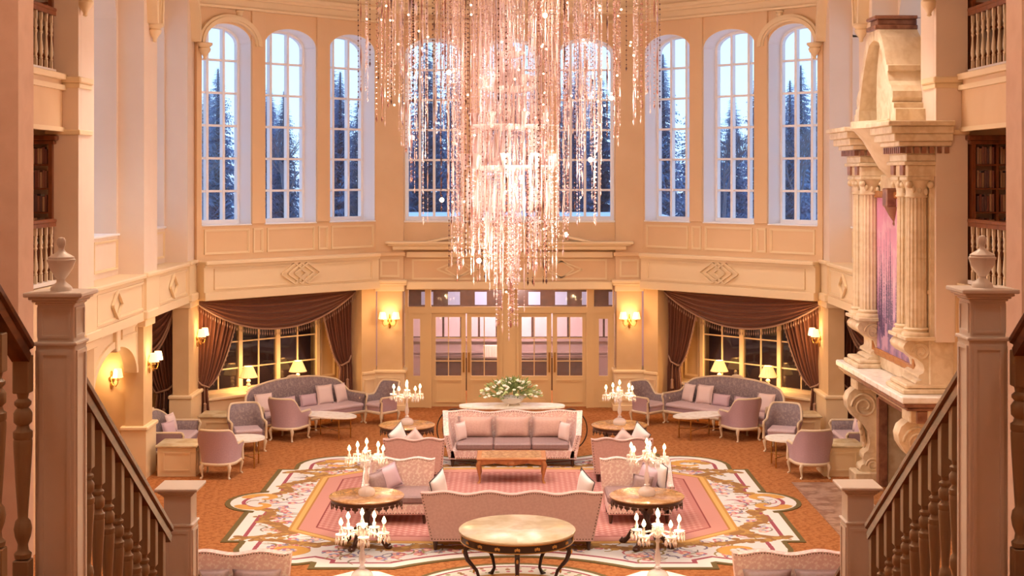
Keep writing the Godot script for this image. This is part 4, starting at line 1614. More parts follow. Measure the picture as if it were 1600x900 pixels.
func rugs():
	var ext := Vector2(5.1, 4.5)
	var S := 150.0
	var im := Image.create(int(ext.x * 2 * S), int(ext.y * 2 * S), false, Image.FORMAT_RGB8)
	var px := func(p: Vector2) -> Vector2: return Vector2((p.x + ext.x) * S, (ext.y - p.y) * S)
	var pp := func(poly: PackedVector2Array) -> PackedVector2Array:
		var o := PackedVector2Array()
		for p in poly:
			o.append(px.call(p))
		return o
	var line := rug_outline()
	im.fill(h("6f6140"))
	for l in [[-0.09, "dcd8d2"], [-0.28, "9c5660"], [-0.35, "dcd8d2"]]:
		for pl in Geometry2D.offset_polygon(line, l[0]):
			draw_poly(im, pp.call(pl), h(l[1]))
	var r := RandomNumberGenerator.new()
	r.seed = 17
	# pale blue-grey ground inside
	for pl in Geometry2D.offset_polygon(line, -0.36):
		draw_poly(im, pp.call(pl), h("d2d0cd"))
	# sprays of blossom and twigs scattered over the border ground
	var inner := PackedVector2Array([Vector2(3.42, 1.95), Vector2(2.65, 2.62), Vector2(0, 2.75), Vector2(-2.65, 2.62), Vector2(-3.42, 1.95), Vector2(-3.42, -1.95), Vector2(-2.65, -2.62), Vector2(0, -2.75), Vector2(2.65, -2.62), Vector2(3.42, -1.95)])
	var safe: PackedVector2Array = Geometry2D.offset_polygon(line, -0.5)[0]
	var keep: PackedVector2Array = Geometry2D.offset_polygon(inner, 0.22)[0]
	var tw := [h("8a7c70"), h("8c7a55"), h("a8666a"), h("7c7688"), h("9a8a60")]
	var bl := [h("c98a86"), h("d8a49c"), h("b87078"), h("8f8cab")]
	for k in 2600:
		var p := Vector2(r.randf_range(-4.7, 4.7), r.randf_range(-4.1, 4.1))
		if not Geometry2D.is_point_in_polygon(p, safe) or Geometry2D.is_point_in_polygon(p, keep):
			continue
		var a := r.randf() * TAU
		var c: Color = tw[r.randi() % 5]
		var pts := []
		for i in 5:
			pts.append(px.call(p + Vector2(cos(a + 0.35 * i), sin(a + 0.35 * i)) * 0.07 * i))
		draw_stroke(im, pts, 3.4, 1.4, c)
		if r.randf() < 0.45:
			var q: Vector2 = px.call(p)
			for i in 5:
				draw_dot(im, q + Vector2(cos(TAU * i / 5), sin(TAU * i / 5)) * 7.5, 6.5, bl[r.randi() % 4])
			draw_dot(im, q, 5.0, h("e6c8a8"))
	# acanthus scrolls
	var gold := h("b08a52")
	var brown := h("97714a")
	for sx in [-1.0, 1.0]:
		for sy in [-1.0, 1.0]:
			var F := Vector2(sx, sy)
			for sc in [[[3.45, 2.1], [3.62, 2.0], [3.72, 1.8], [3.85, 1.6], [4.05, 1.45], [4.1, 1.15], [4.0, 0.95], [4.05, 0.75], [4.2, 0.6]], [[3.45, 2.15], [3.7, 2.3], [4.0, 2.45], [4.2, 2.5], [4.3, 2.4]], [[2.7, 2.75], [2.5, 2.95], [2.2, 3.0], [1.8, 3.15], [1.3, 3.0], [0.7, 3.1], [0.0, 3.05]], [[2.7, 2.8], [3.0, 2.9], [3.3, 2.8], [3.6, 2.65], [4.0, 2.6]]]:
				var cv := Curve2D.new()
				for i in sc.size():
					var a := Vector2(sc[maxi(i - 1, 0)][0], sc[maxi(i - 1, 0)][1])
					var e := Vector2(sc[mini(i + 1, sc.size() - 1)][0], sc[mini(i + 1, sc.size() - 1)][1])
					cv.add_point(Vector2(sc[i][0], sc[i][1]), (a - e) / 6.0, (e - a) / 6.0)
				var pts := []
				var ln := cv.get_baked_length()
				var n := int(ln / 0.04)
				for i in n + 1:
					pts.append(px.call(cv.sample_baked(ln * i / n) * F))
				draw_stroke(im, pts, 17.0, 10.0, brown)
				for i in range(0, n, 3):
					var p: Vector2 = pts[i]
					for j in 3:
						draw_dot(im, p + Vector2(r.randf_range(-22, 22), r.randf_range(-22, 22)), r.randf_range(4, 11), gold if (i + j) % 2 else brown)
			# gilded rocaille in the corner lobes
			for ring in 2:
				var pts := []
				for i in 22:
					var a := i / 21.0 * 4.6 + ring
					var rr := 0.42 - 0.28 * i / 21.0
					pts.append(px.call(Vector2(3.35 + rr * cos(a) + 0.1 * ring, 3.2 + rr * sin(a) * 0.8) * F))
				draw_stroke(im, pts, 17.0, 8.0, h("c99a55") if ring else gold)
	for sx in [-1.0, 1.0]:
		for sy in [-1.0, 1.0]:
			var pts := []
			for i in 22:
				var a := i / 21.0 * 4.4
				var rr := 0.3 - 0.2 * i / 21.0
				pts.append(px.call(Vector2((4.35 + rr * cos(a)) * sx, (0.28 + rr * sin(a)) * sy)))
			draw_stroke(im, pts, 17.0, 8.0, h("c99a55"))
	# bands and the pink lattice field
	for l in [[0.16, "b98c50"], [0.11, "cfa566"], [0.03, "a87a48"], [0.0, "c08b80"], [-0.26, "874a48"], [-0.29, "b37a72"]]:
		var pls: Array = Geometry2D.offset_polygon(inner, l[0] + 0.0001)
		for pl in pls:
			draw_poly(im, pp.call(pl), h(l[1]))
	var field: PackedVector2Array = Geometry2D.offset_polygon(inner, -0.31)[0]
	var fx := -3.1
	var row := 0
	while fx < 3.1:
		var fy := -2.45 + (0.07 if row % 2 else 0.0)
		while fy < 2.45:
			if Geometry2D.is_point_in_polygon(Vector2(fx, fy), field):
				var p: Vector2 = px.call(Vector2(fx, fy))
				draw_poly(im, PackedVector2Array([p + Vector2(-6, 0), p + Vector2(0, -8), p + Vector2(6, 0), p + Vector2(0, 8)]), h("c4938a"))
				im.fill_rect(Rect2i(int(p.x) - 8, int(p.y) - 10, 15, 2), h("97605b"))
			fy += 0.14
		fx += 0.1
		row += 1
	# soft pile grain
	var m := mat("rug_print", Color.WHITE, 0.95, 0.0, 0.1)
	m.albedo_texture = ImageTexture.create_from_image(im)
	m.texture_repeat = false
	var o := mi(self, "rug", rug_mesh(line, ext, 0.012), m, Vector3(0.02, 0, -24.85))
	tag(o, "large shaped rug with cream floral border and pink lattice centre under the seating group", "rug")
	# round rug below the front table
	var R := 1.62
	var im2 := Image.create(512, 512, false, Image.FORMAT_RGB8)
	im2.fill(h("6f6140"))
	var c0 := Vector2(256, 256)
	for l in [[0.95, "dcd8d2"], [0.9, "9c5660"], [0.87, "d8d2c6"], [0.66, "b98c50"], [0.6, "cf9a8e"], [0.45, "c58d84"]]:
		draw_dot(im2, c0, 256 * l[0], h(l[1]))
	for k in 46:
		var a := TAU * k / 46
		for j in 3:
			var p := c0 + Vector2(cos(a), sin(a)) * (185 + 14 * j + r.randf_range(-4, 4))
			draw_dot(im2, p, r.randf_range(3, 7), [h("97714a"), h("c98a86"), h("8a8f6a"), h("b87078")][r.randi() % 4])
	var circ := PackedVector2Array()
	for i in 48:
		circ.append(Vector2(cos(TAU * i / 48), sin(TAU * i / 48)) * R)
	var m2 := mat("round_rug_print", Color.WHITE, 0.95, 0.0, 0.1)
	m2.albedo_texture = ImageTexture.create_from_image(im2)
	m2.texture_repeat = false
	o = mi(self, "rug", rug_mesh(circ, Vector2(R, R), 0.012), m2, Vector3(0.03, 0, -19.3))
	tag(o, "round cream and rose rug below the lacquered front table", "rug")

# ---------------------------------------------------------------- furniture builders
func hexa(b: MB, lo: Array, hi: Array):
	# a box with free corners: lo and hi are four points each, in the same order round
	b.flat()
	b.cen = (lo[0] + lo[2] + hi[0] + hi[2]) / 4.0
	b.qo(lo[0], lo[1], lo[2], lo[3])
	b.qo(hi[0], hi[1], hi[2], hi[3])
	for k in 4:
		b.qo(lo[k], lo[(k + 1) % 4], hi[(k + 1) % 4], hi[k])

func nails(b: MB, a: Vector3, e: Vector3, step := 0.045, r := 0.011):
	var n := maxi(1, int((e - a).length() / step))
	for i in n + 1:
		b.octa(a.lerp(e, i / float(n)), Vector3(r, r, r))

func nail_sofa(label: String, w: float, flare: float, hgt: float, d: float, lobes: int, seats: int, arms: Array, p: Vector3, ry: float, front: String, back_cushions := true) -> Node3D:
	# faces local +z; arms = [left, right] as seen from the front, that is at -x and +x
	var t := thing("sofa", label, "sofa", p, ry)
	var zb := -d / 2
	var zf := d / 2
	var b := MB.new()
	var top := func(s: float) -> float: return hgt - 0.045 * pow(cos(PI * lobes * s), 2.0) * (1.0 if s > 0.08 and s < 0.92 else smoothstep(0.0, 0.08, minf(s, 1.0 - s)) * 0.6 + 0.4)
	var n := lobes * 10
	var poly := PackedVector2Array([Vector2(-w / 2, 0.16), Vector2(w / 2, 0.16)])
	for i in range(n, -1, -1):
		var s := i / float(n)
		poly.append(Vector2((w / 2 + flare) * (2 * s - 1), top.call(s)))
	b.prism(poly, zb, zb + 0.13)
	part(t, "back", b, M[front])
	b = MB.new()
	b.prism(poly, zb - 0.012, zb - 0.001)
	part(t, "back_panel", b, M.rose_fabric)
	var nb := MB.new()
	for i in range(0, n * 2):
		var s := (i + 0.5) / (n * 2.0)
		nb.octa(Vector3((w / 2 + flare - 0.02) * (2 * s - 1), top.call(s) - 0.025, zb - 0.012), Vector3.ONE * 0.011)
		nb.octa(Vector3((w / 2 + flare - 0.02) * (2 * s - 1), top.call(s) - 0.02, zb + 0.13), Vector3.ONE * 0.01)
	for sx in [-1.0, 1.0]:
		nails(nb, Vector3(sx * (w / 2 - 0.02), 0.2, zb - 0.012), Vector3(sx * (w / 2 + flare - 0.025), hgt - 0.05, zb - 0.012))
	nails(nb, Vector3(-w / 2 + 0.02, 0.19, zb - 0.012), Vector3(w / 2 - 0.02, 0.19, zb - 0.012))
	nails(nb, Vector3(-w / 2 + 0.02, 0.19, zf + 0.002), Vector3(w / 2 - 0.02, 0.19, zf + 0.002))
	for k in 2:
		if not arms[k]:
			continue
		var s := -1.0 if k == 0 else 1.0
		b = MB.new()
		var x0 := s * (w / 2)
		var x1 := s * (w / 2 + flare)
		var ti := -s * 0.13
		for seg in 4:
			var f0 := seg / 4.0
			var f1 := (seg + 1) / 4.0
			var z0 := lerpf(zb + 0.1, zf, f0)
			var z1 := lerpf(zb + 0.1, zf, f1)
			var h0 := lerpf(hgt - 0.02, 0.62, smoothstep(0.0, 1.0, f0))
			var h1 := lerpf(hgt - 0.02, 0.62, smoothstep(0.0, 1.0, f1))
			var a0 := lerpf(x1, x0 + s * flare * 0.6, f0)
			var a1 := lerpf(x1, x0 + s * flare * 0.6, f1)
			hexa(b, [Vector3(x0, 0.16, z0), Vector3(x0, 0.16, z1), Vector3(x0 + ti, 0.16, z1), Vector3(x0 + ti, 0.16, z0)], [Vector3(a0, h0, z0), Vector3(a1, h1, z1), Vector3(a1 + ti * 0.8, h1, z1), Vector3(a0 + ti * 0.8, h0, z0)])
			nails(nb, Vector3(a0 + s * 0.004, h0 - 0.025, z0), Vector3(a1 + s * 0.004, h1 - 0.025, z1))
		nails(nb, Vector3(x0 + ti * 0.5, 0.2, zf + 0.004), Vector3(x0 + s * flare * 0.6 + ti * 0.45, 0.6, zf + 0.004))
		part(t, "arm", b, M[front])
	b = MB.new()
	b.box(Vector3(0, 0.25, 0.04), Vector3(w - 0.04, 0.18, d - 0.08), 0.02)
	part(t, "seat_base", b, M.damask_pink)
	part(t, "nail_trim", nb, M.nail)
	var xl := -w / 2 + (0.13 if arms[0] else 0.01)
	var xr := w / 2 - (0.13 if arms[1] else 0.01)
	for k in seats:
		var a := lerpf(xl, xr, k / float(seats))
		var e := lerpf(xl, xr, (k + 1) / float(seats))
		b = MB.new()
		b.bx(a + 0.006, e - 0.006, 0.34, 0.47, zb + 0.14, zf + 0.02, 0.03)
		part(t, "seat_cushion", b, M.taupe_satin)
		if back_cushions:
			b = MB.new()
			b.at(Vector3((a + e) / 2, 0.66, zb + 0.24), 0, -0.2)
			b.pillow(Vector3(0, 0.0 if arms[0] or arms[1] else -0.06, 0), Vector3(e - a - 0.03, 0.42 if arms[0] or arms[1] else 0.34, 0.2))
			part(t, "back_cushion", b, M.taupe_satin if not arms[0] and not arms[1] else M.rose_fabric)
	for sx in [-1.0, 1.0]:
		for sz in [zb + 0.06, zf - 0.06]:
			b = MB.new()
			b.at(Vector3(sx * (w / 2 - 0.07), 0, sz))
			b.lathe([[0.0, 0.0], [0.022, 0.0], [0.04, 0.16], [0.0, 0.16]], 4)
			part(t, "leg", b, M.dark_wood)
	return t

func cushion(label: String, p: Vector3, s: Vector3, ry: float, rx: float, m: String, rz := 0.0, group := ""):
	var t := thing("cushion", label, "cushion", p, 0.0, group)
	t.rotation = Vector3(rx, ry, rz)
	var b := MB.new()
	b.pillow(Vector3.ZERO, s)
	part(t, "cover", b, M[m])
	b = MB.new()
	var path := []
	for k in 4:
		var c: Array = [[-1, -1], [1, -1], [1, 1], [-1, 1]]
		var a := Vector2(c[k][0], c[k][1])
		var e := Vector2(c[(k + 1) % 4][0], c[(k + 1) % 4][1])
		for i in 4:
			var q := a.lerp(e, i / 4.0)
			var pin := 1.0 - 0.07 * (1.0 - pow(minf(absf(q.x), absf(q.y)), 2.0))
			path.append(Vector3(q.x * s.x / 2 * pin, q.y * s.y / 2 * pin, 0))
	path.append(path[0])
	b.tube(path, 0.008, 5)
	part(t, "piping", b, M.dark_piping if m == "white_linen" else M[m])

func u_path(hw: float, hd: float, zfront: float, expo: float, n: int) -> Array:
	# plan of a wrapped back from the front of one arm, round the back, to the other: [x, z, how far round 0..1..0]
	var out := []
	for i in 5:
		out.append([-hw, lerpf(zfront, 0.0, i / 5.0), 0.0])
	for i in n + 1:
		var a := PI * i / n
		var c := cos(a)
		var s := sin(a)
		out.append([-hw * signf(c) * pow(absf(c), 2.0 / expo), -hd * pow(absf(s), 2.0 / expo), s])
	for i in 5:
		out.append([hw, lerpf(0.0, zfront, (i + 1) / 5.0), 0.0])
	return out

func cabriole(b: MB, p: Vector3, dir: Vector3, hgt: float):
	b.tube([p + Vector3(0, hgt, 0), p + Vector3(0, hgt * 0.8, 0) + dir * 0.035, p + Vector3(0, hgt * 0.45, 0) + dir * 0.02, p + Vector3(0, hgt * 0.15, 0) + dir * 0.005, p + Vector3(0, 0.02, 0) + dir * 0.03, p + dir * 0.045], [0.036, 0.04, 0.024, 0.017, 0.022, 0.024], 8)

func french_seat(name_: String, cat: String, label: String, hw: float, hd: float, zf: float, expo: float, h_arm: float, h_back: float, p: Vector3, ry: float, group := "", n := 22) -> Node3D:
	var t := thing(name_, label, cat, p, ry, group)
	var path := u_path(hw, hd, zf, expo, n)
	var yb := 0.27
	var outer := []
	var inner := []
	var wide := hw > 0.6
	var rows_o := [[], [], [], []]
	var rows_i := [[], [], [], []]
	var edge := []
	var foot := []
	var m := path.size()
	for i in m:
		var q: Array = path[i]
		var s: float = q[2]
		var back_h := h_back
		if wide:
			back_h = h_back - 0.22 * pow(absf(q[0]) / hw, 2.2)
		var hh := lerpf(h_arm, back_h, smoothstep(0.12, 0.8, s))
		var nrm := Vector3(q[0] / hw, 0, minf(0.0, q[1]) / hd)
		var nx: Vector3 = (Vector3(pow(absf(nrm.x), expo - 1) * signf(nrm.x), 0, pow(absf(nrm.z), expo - 1) * signf(nrm.z)))
		if nx.length() < 0.01:
			nx = Vector3(signf(q[0]), 0, 0)
		nx = nx.normalized()
		var base := Vector3(q[0], 0, q[1])
		var lean := 0.05 + 0.05 * s
		for k in 4:
			var f := k / 3.0
			var y := lerpf(yb, hh, f)
			rows_o[k].append(base + nx * (lean * f * f - 0.02) + Vector3(0, y, 0))
			rows_i[k].append(base + nx * (lean * f * f - 0.085) + Vector3(0, y, 0))
		edge.append(base + nx * (lean - 0.052) + Vector3(0, hh + 0.012, 0))
		foot.append(base + nx * -0.03 + Vector3(0, yb, 0))
	var b := MB.new()
	var ro := rows_o.duplicate()
	# path runs from -x round the back to +x: seen from outside that is right to left, so rows are reversed
	for k in 4:
		var rr: Array = ro[k].duplicate()
		rr.reverse()
		rows_o[k] = rr
	b.grid(rows_o)
	part(t, "outer_back", b, M.mauve_fabric)
	b = MB.new()
	b.grid(rows_i)
	# the thickness at the top and at both arm fronts
	var last := m - 1
	for i in last:
		var io := last - i
		b.q(rows_i[3][i], rows_i[3][i + 1], rows_o[3][io - 1], rows_o[3][io])
	for e in [0, last]:
		for k in 3:
			var eo: int = last - e
			b.q(rows_i[k][e], rows_i[k + 1][e], rows_o[k + 1][eo], rows_o[k][eo])
	part(t, "inner_back", b, M.damask_grey)
	b = MB.new()
	b.tube(edge, 0.026, 7)
	b.tube([edge[0], edge[0] + Vector3(0, -0.06, 0.04), Vector3(-hw, 0.5, zf + 0.0), Vector3(-hw, yb, zf + 0.01)], [0.03, 0.026, 0.024, 0.03], 7)
	b.tube([edge[m - 1], edge[m - 1] + Vector3(0, -0.06, 0.04), Vector3(hw, 0.5, zf + 0.0), Vector3(hw, yb, zf + 0.01)], [0.03, 0.026, 0.024, 0.03], 7)
	if wide:
		b.ball(Vector3(0, h_back + 0.03, -hd - 0.04), Vector3(0.16, 0.05, 0.03), 10, 6)
	part(t, "carved_frame", b, M.gilt_wood)
	b = MB.new()
	foot.append(foot[0])
	b.tube(foot, 0.036, 6, false)
	b.box(Vector3(0, yb, zf), Vector3(hw * 2, 0.07, 0.05), 0.015)
	part(t, "seat_rail", b, M.gilt_wood)
	b = MB.new()
	var sp := PackedVector2Array()
	for i in m:
		sp.append(Vector2(path[i][0] * 0.93, -path[i][1] * 0.93 if path[i][1] < 0 else -path[i][1]))
	b.at(Vector3(0, yb + 0.02, 0), 0, -PI / 2)
	b.prism(sp, 0.0, 0.1, true)
	part(t, "seat_deck", b, M.mauve_fabric)
	b = MB.new()
	b.bx(-hw + 0.06, hw - 0.06, 0.37, 0.47, -hd * 0.62, zf + 0.02, 0.035)
	part(t, "seat_cushion", b, M.seat_fabric)
	var legs := [Vector3(-hw + 0.04, 0, zf - 0.02), Vector3(hw - 0.04, 0, zf - 0.02), Vector3(-hw * 0.7, 0, -hd * 0.75), Vector3(hw * 0.7, 0, -hd * 0.75)]
	if wide:
		legs.append(Vector3(0, 0, zf - 0.02))
	for l in legs:
		b = MB.new()
		cabriole(b, l, Vector3(signf(l.x) * 0.7, 0, signf(l.z) * 0.7), yb)
		part(t, "leg", b, M.gilt_wood)
	return t

func candelabra_proto() -> Node3D:
	# built once and copied
	var t := thing("candelabra", "", "candelabra")
	var b := MB.new()
	b.lathe([[0.0, 0.0], [0.12, 0.0], [0.13, 0.02], [0.135, 0.05], [0.12, 0.085], [0.08, 0.115], [0.04, 0.13], [0.03, 0.14], [0.045, 0.155], [0.03, 0.17], [0.0, 0.17]], 20)
	part(t, "base", b, M.crystal)
	b = MB.new()
	b.lathe([[0.02, 0.17], [0.03, 0.2], [0.042, 0.25], [0.04, 0.29], [0.024, 0.36], [0.018, 0.44], [0.03, 0.47], [0.022, 0.5], [0.035, 0.53], [0.05, 0.55], [0.04, 0.58], [0.02, 0.6], [0.025, 0.63], [0.02, 0.66], [0.0, 0.66]], 14)
	part(t, "stem", b, M.crystal)
	var cup := MB.new()
	cup.lathe([[0.0, -0.02], [0.065, 0.0], [0.07, 0.012], [0.02, 0.012], [0.018, 0.03], [0.025, 0.05], [0.022, 0.07], [0.0, 0.07]], 12)
	var cupm := cup.done()
	var candle := MB.new()
	candle.lathe([[0.011, 0.07], [0.011, 0.12], [0.0, 0.12]], 8)
	var canm := candle.done()
	var bulb := MB.new()
	bulb.lathe([[0.0, 0.118], [0.018, 0.125], [0.027, 0.148], [0.019, 0.175], [0.006, 0.2], [0.0, 0.21]], 8)
	var bulm := bulb.done()
	var drop := MB.new()
	for j in 9:
		var a := TAU * j / 9
		drop.octa(Vector3(cos(a) * 0.066, -0.015, sin(a) * 0.066), Vector3(0.008, 0.012, 0.008))
		drop.octa(Vector3(cos(a) * 0.066, -0.07, sin(a) * 0.066), Vector3(0.014, 0.045, 0.014))
	var drm := drop.done()
	for k in 6:
		var a := TAU * k / 5 + 0.3
		var dir := Vector3(cos(a), 0, sin(a)) if k < 5 else Vector3.ZERO
		var tip := dir * 0.27 + Vector3(0, 0.57, 0) if k < 5 else Vector3(0, 0.66, 0)
		if k < 5:
			b = MB.new()
			b.tube([Vector3(0, 0.52, 0) + dir * 0.03, Vector3(0, 0.58, 0) + dir * 0.09, Vector3(0, 0.56, 0) + dir * 0.17, Vector3(0, 0.51, 0) + dir * 0.23, Vector3(0, 0.52, 0) + dir * 0.265, tip], [0.014, 0.013, 0.012, 0.011, 0.011, 0.012], 7)
			var arm := part(t, "arm", b, M.crystal)
			mi(arm, "drip_dish", cupm, M.crystal, tip)
			mi(arm, "candle", canm, M.candle, tip)
			mi(arm, "bulb", bulm, M.flame, tip)
			mi(arm, "crystal_drops", drm, M.cut_glass, tip)
		else:
			var st := mi(t, "top_cup", cupm, M.crystal, tip)
			mi(st, "candle", canm, M.candle)
			mi(st, "bulb", bulm, M.flame)
			mi(st, "crystal_drops", drm, M.cut_glass)
	return t

func carved_table(label: String, p: Vector3, r: float, hgt: float, pedestal: bool) -> Node3D:
	var t := thing("round_table", label, "table", p)
	var b := MB.new()
	b.lathe([[0.0, hgt - 0.03], [r - 0.01, hgt - 0.03], [r, hgt - 0.02], [r, hgt - 0.008], [r - 0.012, hgt], [0.0, hgt]], 40)
	part(t, "tabletop", b, M.burl)
	b = MB.new()
	b.lathe([[r - 0.05, hgt - 0.09], [r - 0.03, hgt - 0.085], [r - 0.02, hgt - 0.03], [0.0, hgt - 0.03]], 40)
	for k in 28:
		var a := TAU * k / 28
		var big := k % 7 == 0
		b.at(Vector3(sin(a) * (r - 0.035), hgt - 0.09, cos(a) * (r - 0.035)), a)
		b.ball(Vector3(0, -0.015 if not big else -0.04, 0), Vector3(0.055, 0.03 if not big else 0.055, 0.014), 8, 5)
		b.octa(Vector3(0, -0.05 if not big else -0.11, 0), Vector3(0.016, 0.03, 0.012))
	b.home()
	part(t, "carved_apron", b, M.dark_wood)
	if pedestal:
		b = MB.new()
		b.lathe([[0.0, 0.16], [0.05, 0.16], [0.08, 0.2], [0.1, 0.26], [0.06, 0.32], [0.045, 0.42], [0.07, 0.5], [0.1, 0.56], [0.06, 0.62], [0.14, hgt - 0.07], [0.0, hgt - 0.07]], 20)
		part(t, "pedestal", b, M.dark_wood)
		for k in 4:
			var a := TAU * k / 4 + 0.5
			var dir := Vector3(cos(a), 0, sin(a))
			b = MB.new()
			b.tube([Vector3(0, 0.24, 0) + dir * 0.05, Vector3(0, 0.27, 0) + dir * 0.14, Vector3(0, 0.2, 0) + dir * 0.24, Vector3(0, 0.09, 0) + dir * 0.32, Vector3(0, 0.045, 0) + dir * 0.37, Vector3(0, 0.05, 0) + dir * 0.42], [0.05, 0.055, 0.045, 0.035, 0.045, 0.05], 8)
			b.ball(dir * 0.4 + Vector3(0, 0.04, 0), Vector3(0.06, 0.04, 0.06), 8, 6)
			part(t, "leg", b, M.dark_wood)
	else:
		for k in 4:
			var a := TAU * k / 4 + PI / 4
			var dir := Vector3(cos(a), 0, sin(a))
			b = MB.new()
			var o := dir * (r * 0.62)
			b.tube([o + Vector3(0, hgt - 0.06, 0), o + dir * 0.04 + Vector3(0, hgt - 0.18, 0), o + Vector3(0, 0.35, 0), o - dir * 0.03 + Vector3(0, 0.12, 0), o + dir * 0.03], [0.035, 0.04, 0.025, 0.022, 0.03], 8)
			part(t, "leg", b, M.dark_wood)
		b = MB.new()
		b.lathe([[0.0, 0.14], [r * 0.4, 0.14], [r * 0.42, 0.16], [0.0, 0.17]], 20)
		part(t, "stretcher_shelf", b, M.dark_wood)
	return t

# ---------------------------------------------------------------- seating group
func furniture():
	nail_sofa("big three-seat rose sofa facing the camera, in front of the flowers", 2.46, 0.16, 0.97, 0.95, 3, 3, [true, true], Vector3(0.01, 0, -28.25), 0.0, "damask_pink")
	nail_sofa("long rose sofa seen from behind with a studded wavy back, behind the front table", 2.44, 0.15, 0.9, 0.95, 4, 3, [true, true], Vector3(0.0, 0, -22.05), PI, "rose_fabric", false)
	# paired settees left and right
	nail_sofa("rose settee turned away from the camera, left of the coffee table", 1.02, 0.06, 0.82, 0.9, 2, 1, [false, true], Vector3(-1.8, 0, -26.85), PI, "rose_fabric", false)
	nail_sofa("rose settee turned away from the camera, right of the coffee table", 1.02, 0.06, 0.82, 0.9, 2, 1, [true, false], Vector3(2.02, 0, -26.85), PI, "rose_fabric", false)
	nail_sofa("flowered pink settee facing the camera behind the left candelabra table", 1.05, 0.06, 0.93, 0.92, 2, 1, [true, false], Vector3(-1.87, 0, -23.68), 0.0, "damask_pink", false)
	nail_sofa("flowered pink settee facing the camera behind the right candelabra table", 1.05, 0.06, 0.93, 0.92, 2, 1, [false, true], Vector3(2.05, 0, -23.68), 0.0, "damask_pink", false)
	nail_sofa("pale flowered settee at the bottom edge beside the left stair rail", 1.3, 0.08, 0.96, 0.9, 2, 2, [false, false], Vector3(-3.48, 0, -17.6), 0.0, "damask_pink", true)
	nail_sofa("pale flowered settee at the bottom edge beside the right stair rail", 1.3, 0.08, 0.96, 0.9, 2, 2, [false, false], Vector3(3.48, 0, -17.6), 0.0, "damask_pink", true)
	# scatter cushions of the group
	cushion("pale pink cushion at the left arm of the big sofa", Vector3(-1.0, 0.63, -28.15), Vector3(0.34, 0.36, 0.13), 1.0, -0.15, "pale_pink")
	cushion("pale pink cushion at the right arm of the big sofa", Vector3(1.02, 0.63, -28.15), Vector3(0.34, 0.36, 0.13), -1.0, -0.15, "pale_pink")
	cushion("white cushion with dark piping peeping over the left end of the long sofa", Vector3(-1.13, 0.84, -22.15), Vector3(0.44, 0.44, 0.14), 1.1, 0.0, "white_linen", 0.35)
	cushion("white cushion with dark piping peeping over the right end of the long sofa", Vector3(1.13, 0.84, -22.15), Vector3(0.44, 0.44, 0.14), -1.1, 0.0, "white_linen", -0.35)
	cushion("white piped cushion above the left settee that is turned away", Vector3(-2.12, 0.78, -26.75), Vector3(0.42, 0.42, 0.14), 0.9, 0.0, "white_linen", 0.5)
	cushion("small pink cushion above the left settee that is turned away", Vector3(-1.82, 0.7, -26.75), Vector3(0.36, 0.36, 0.14), 0.2, 0.1, "pale_pink", 0.7)
	cushion("white piped cushion above the right settee that is turned away", Vector3(2.38, 0.78, -26.75), Vector3(0.42, 0.42, 0.14), -0.9, 0.0, "white_linen", -0.5)
	cushion("small pink cushion above the right settee that is turned away", Vector3(2.08, 0.7, -26.75), Vector3(0.36, 0.36, 0.14), -0.2, 0.1, "pale_pink", -0.7)
	cushion("lilac satin cushion leaning in the left flowered settee", Vector3(-2.02, 0.66, -23.75), Vector3(0.4, 0.4, 0.16), 0.7, -0.25, "lilac_satin", 0.25)
	cushion("taupe satin cushion in front of the lilac one on the left settee", Vector3(-2.2, 0.62, -23.5), Vector3(0.38, 0.36, 0.15), 0.9, -0.3, "taupe_satin", 0.1)
	cushion("lilac satin cushion leaning in the right flowered settee", Vector3(2.24, 0.66, -23.7), Vector3(0.4, 0.4, 0.16), -0.7, -0.25, "lilac_satin", -0.25)
	cushion("taupe satin cushion beside the lilac one on the right settee", Vector3(2.12, 0.6, -23.45), Vector3(0.34, 0.3, 0.15), -0.3, -0.3, "taupe_satin", -0.1)
	cushion("white piped cushion against the outer arm of the right flowered settee", Vector3(2.44, 0.72, -23.6), Vector3(0.46, 0.46, 0.13), -1.25, 0.0, "white_linen", -0.2)
	# coffee table
	var t := thing("coffee_table", "low rectangular wooden coffee table with curved legs before the big sofa", "table", Vector3(-0.01, 0, -26.68))
	var b := MB.new()
	b.bx(-0.64, 0.64, 0.43, 0.47, -0.4, 0.4, 0.012)
	part(t, "tabletop", b, M.table_wood)
	b = MB.new()
	b.bx(-0.55, 0.55, 0.44, 0.474, -0.32, 0.32, 0.003)
	part(t, "leather_inset", b, M.burl)
	b = MB.new()
	for zz in [-0.36, 0.36]:
		b.at(Vector3(0, 0, zz))
		b.prism(PackedVector2Array([Vector2(-0.58, 0.43), Vector2(-0.58, 0.34), Vector2(-0.45, 0.35), Vector2(-0.3, 0.375), Vector2(-0.12, 0.35), Vector2(0, 0.33), Vector2(0.12, 0.35), Vector2(0.3, 0.375), Vector2(0.45, 0.35), Vector2(0.58, 0.34), Vector2(0.58, 0.43)]), -0.012, 0.012)
		b.ball(Vector3(0, 0.37, signf(zz) * 0.012), Vector3(0.07, 0.03, 0.012), 8, 6)
	b.home()
	b.bx(-0.6, -0.57, 0.35, 0.43, -0.35, 0.35)
	b.bx(0.57, 0.6, 0.35, 0.43, -0.35, 0.35)
	part(t, "apron", b, M.table_wood)
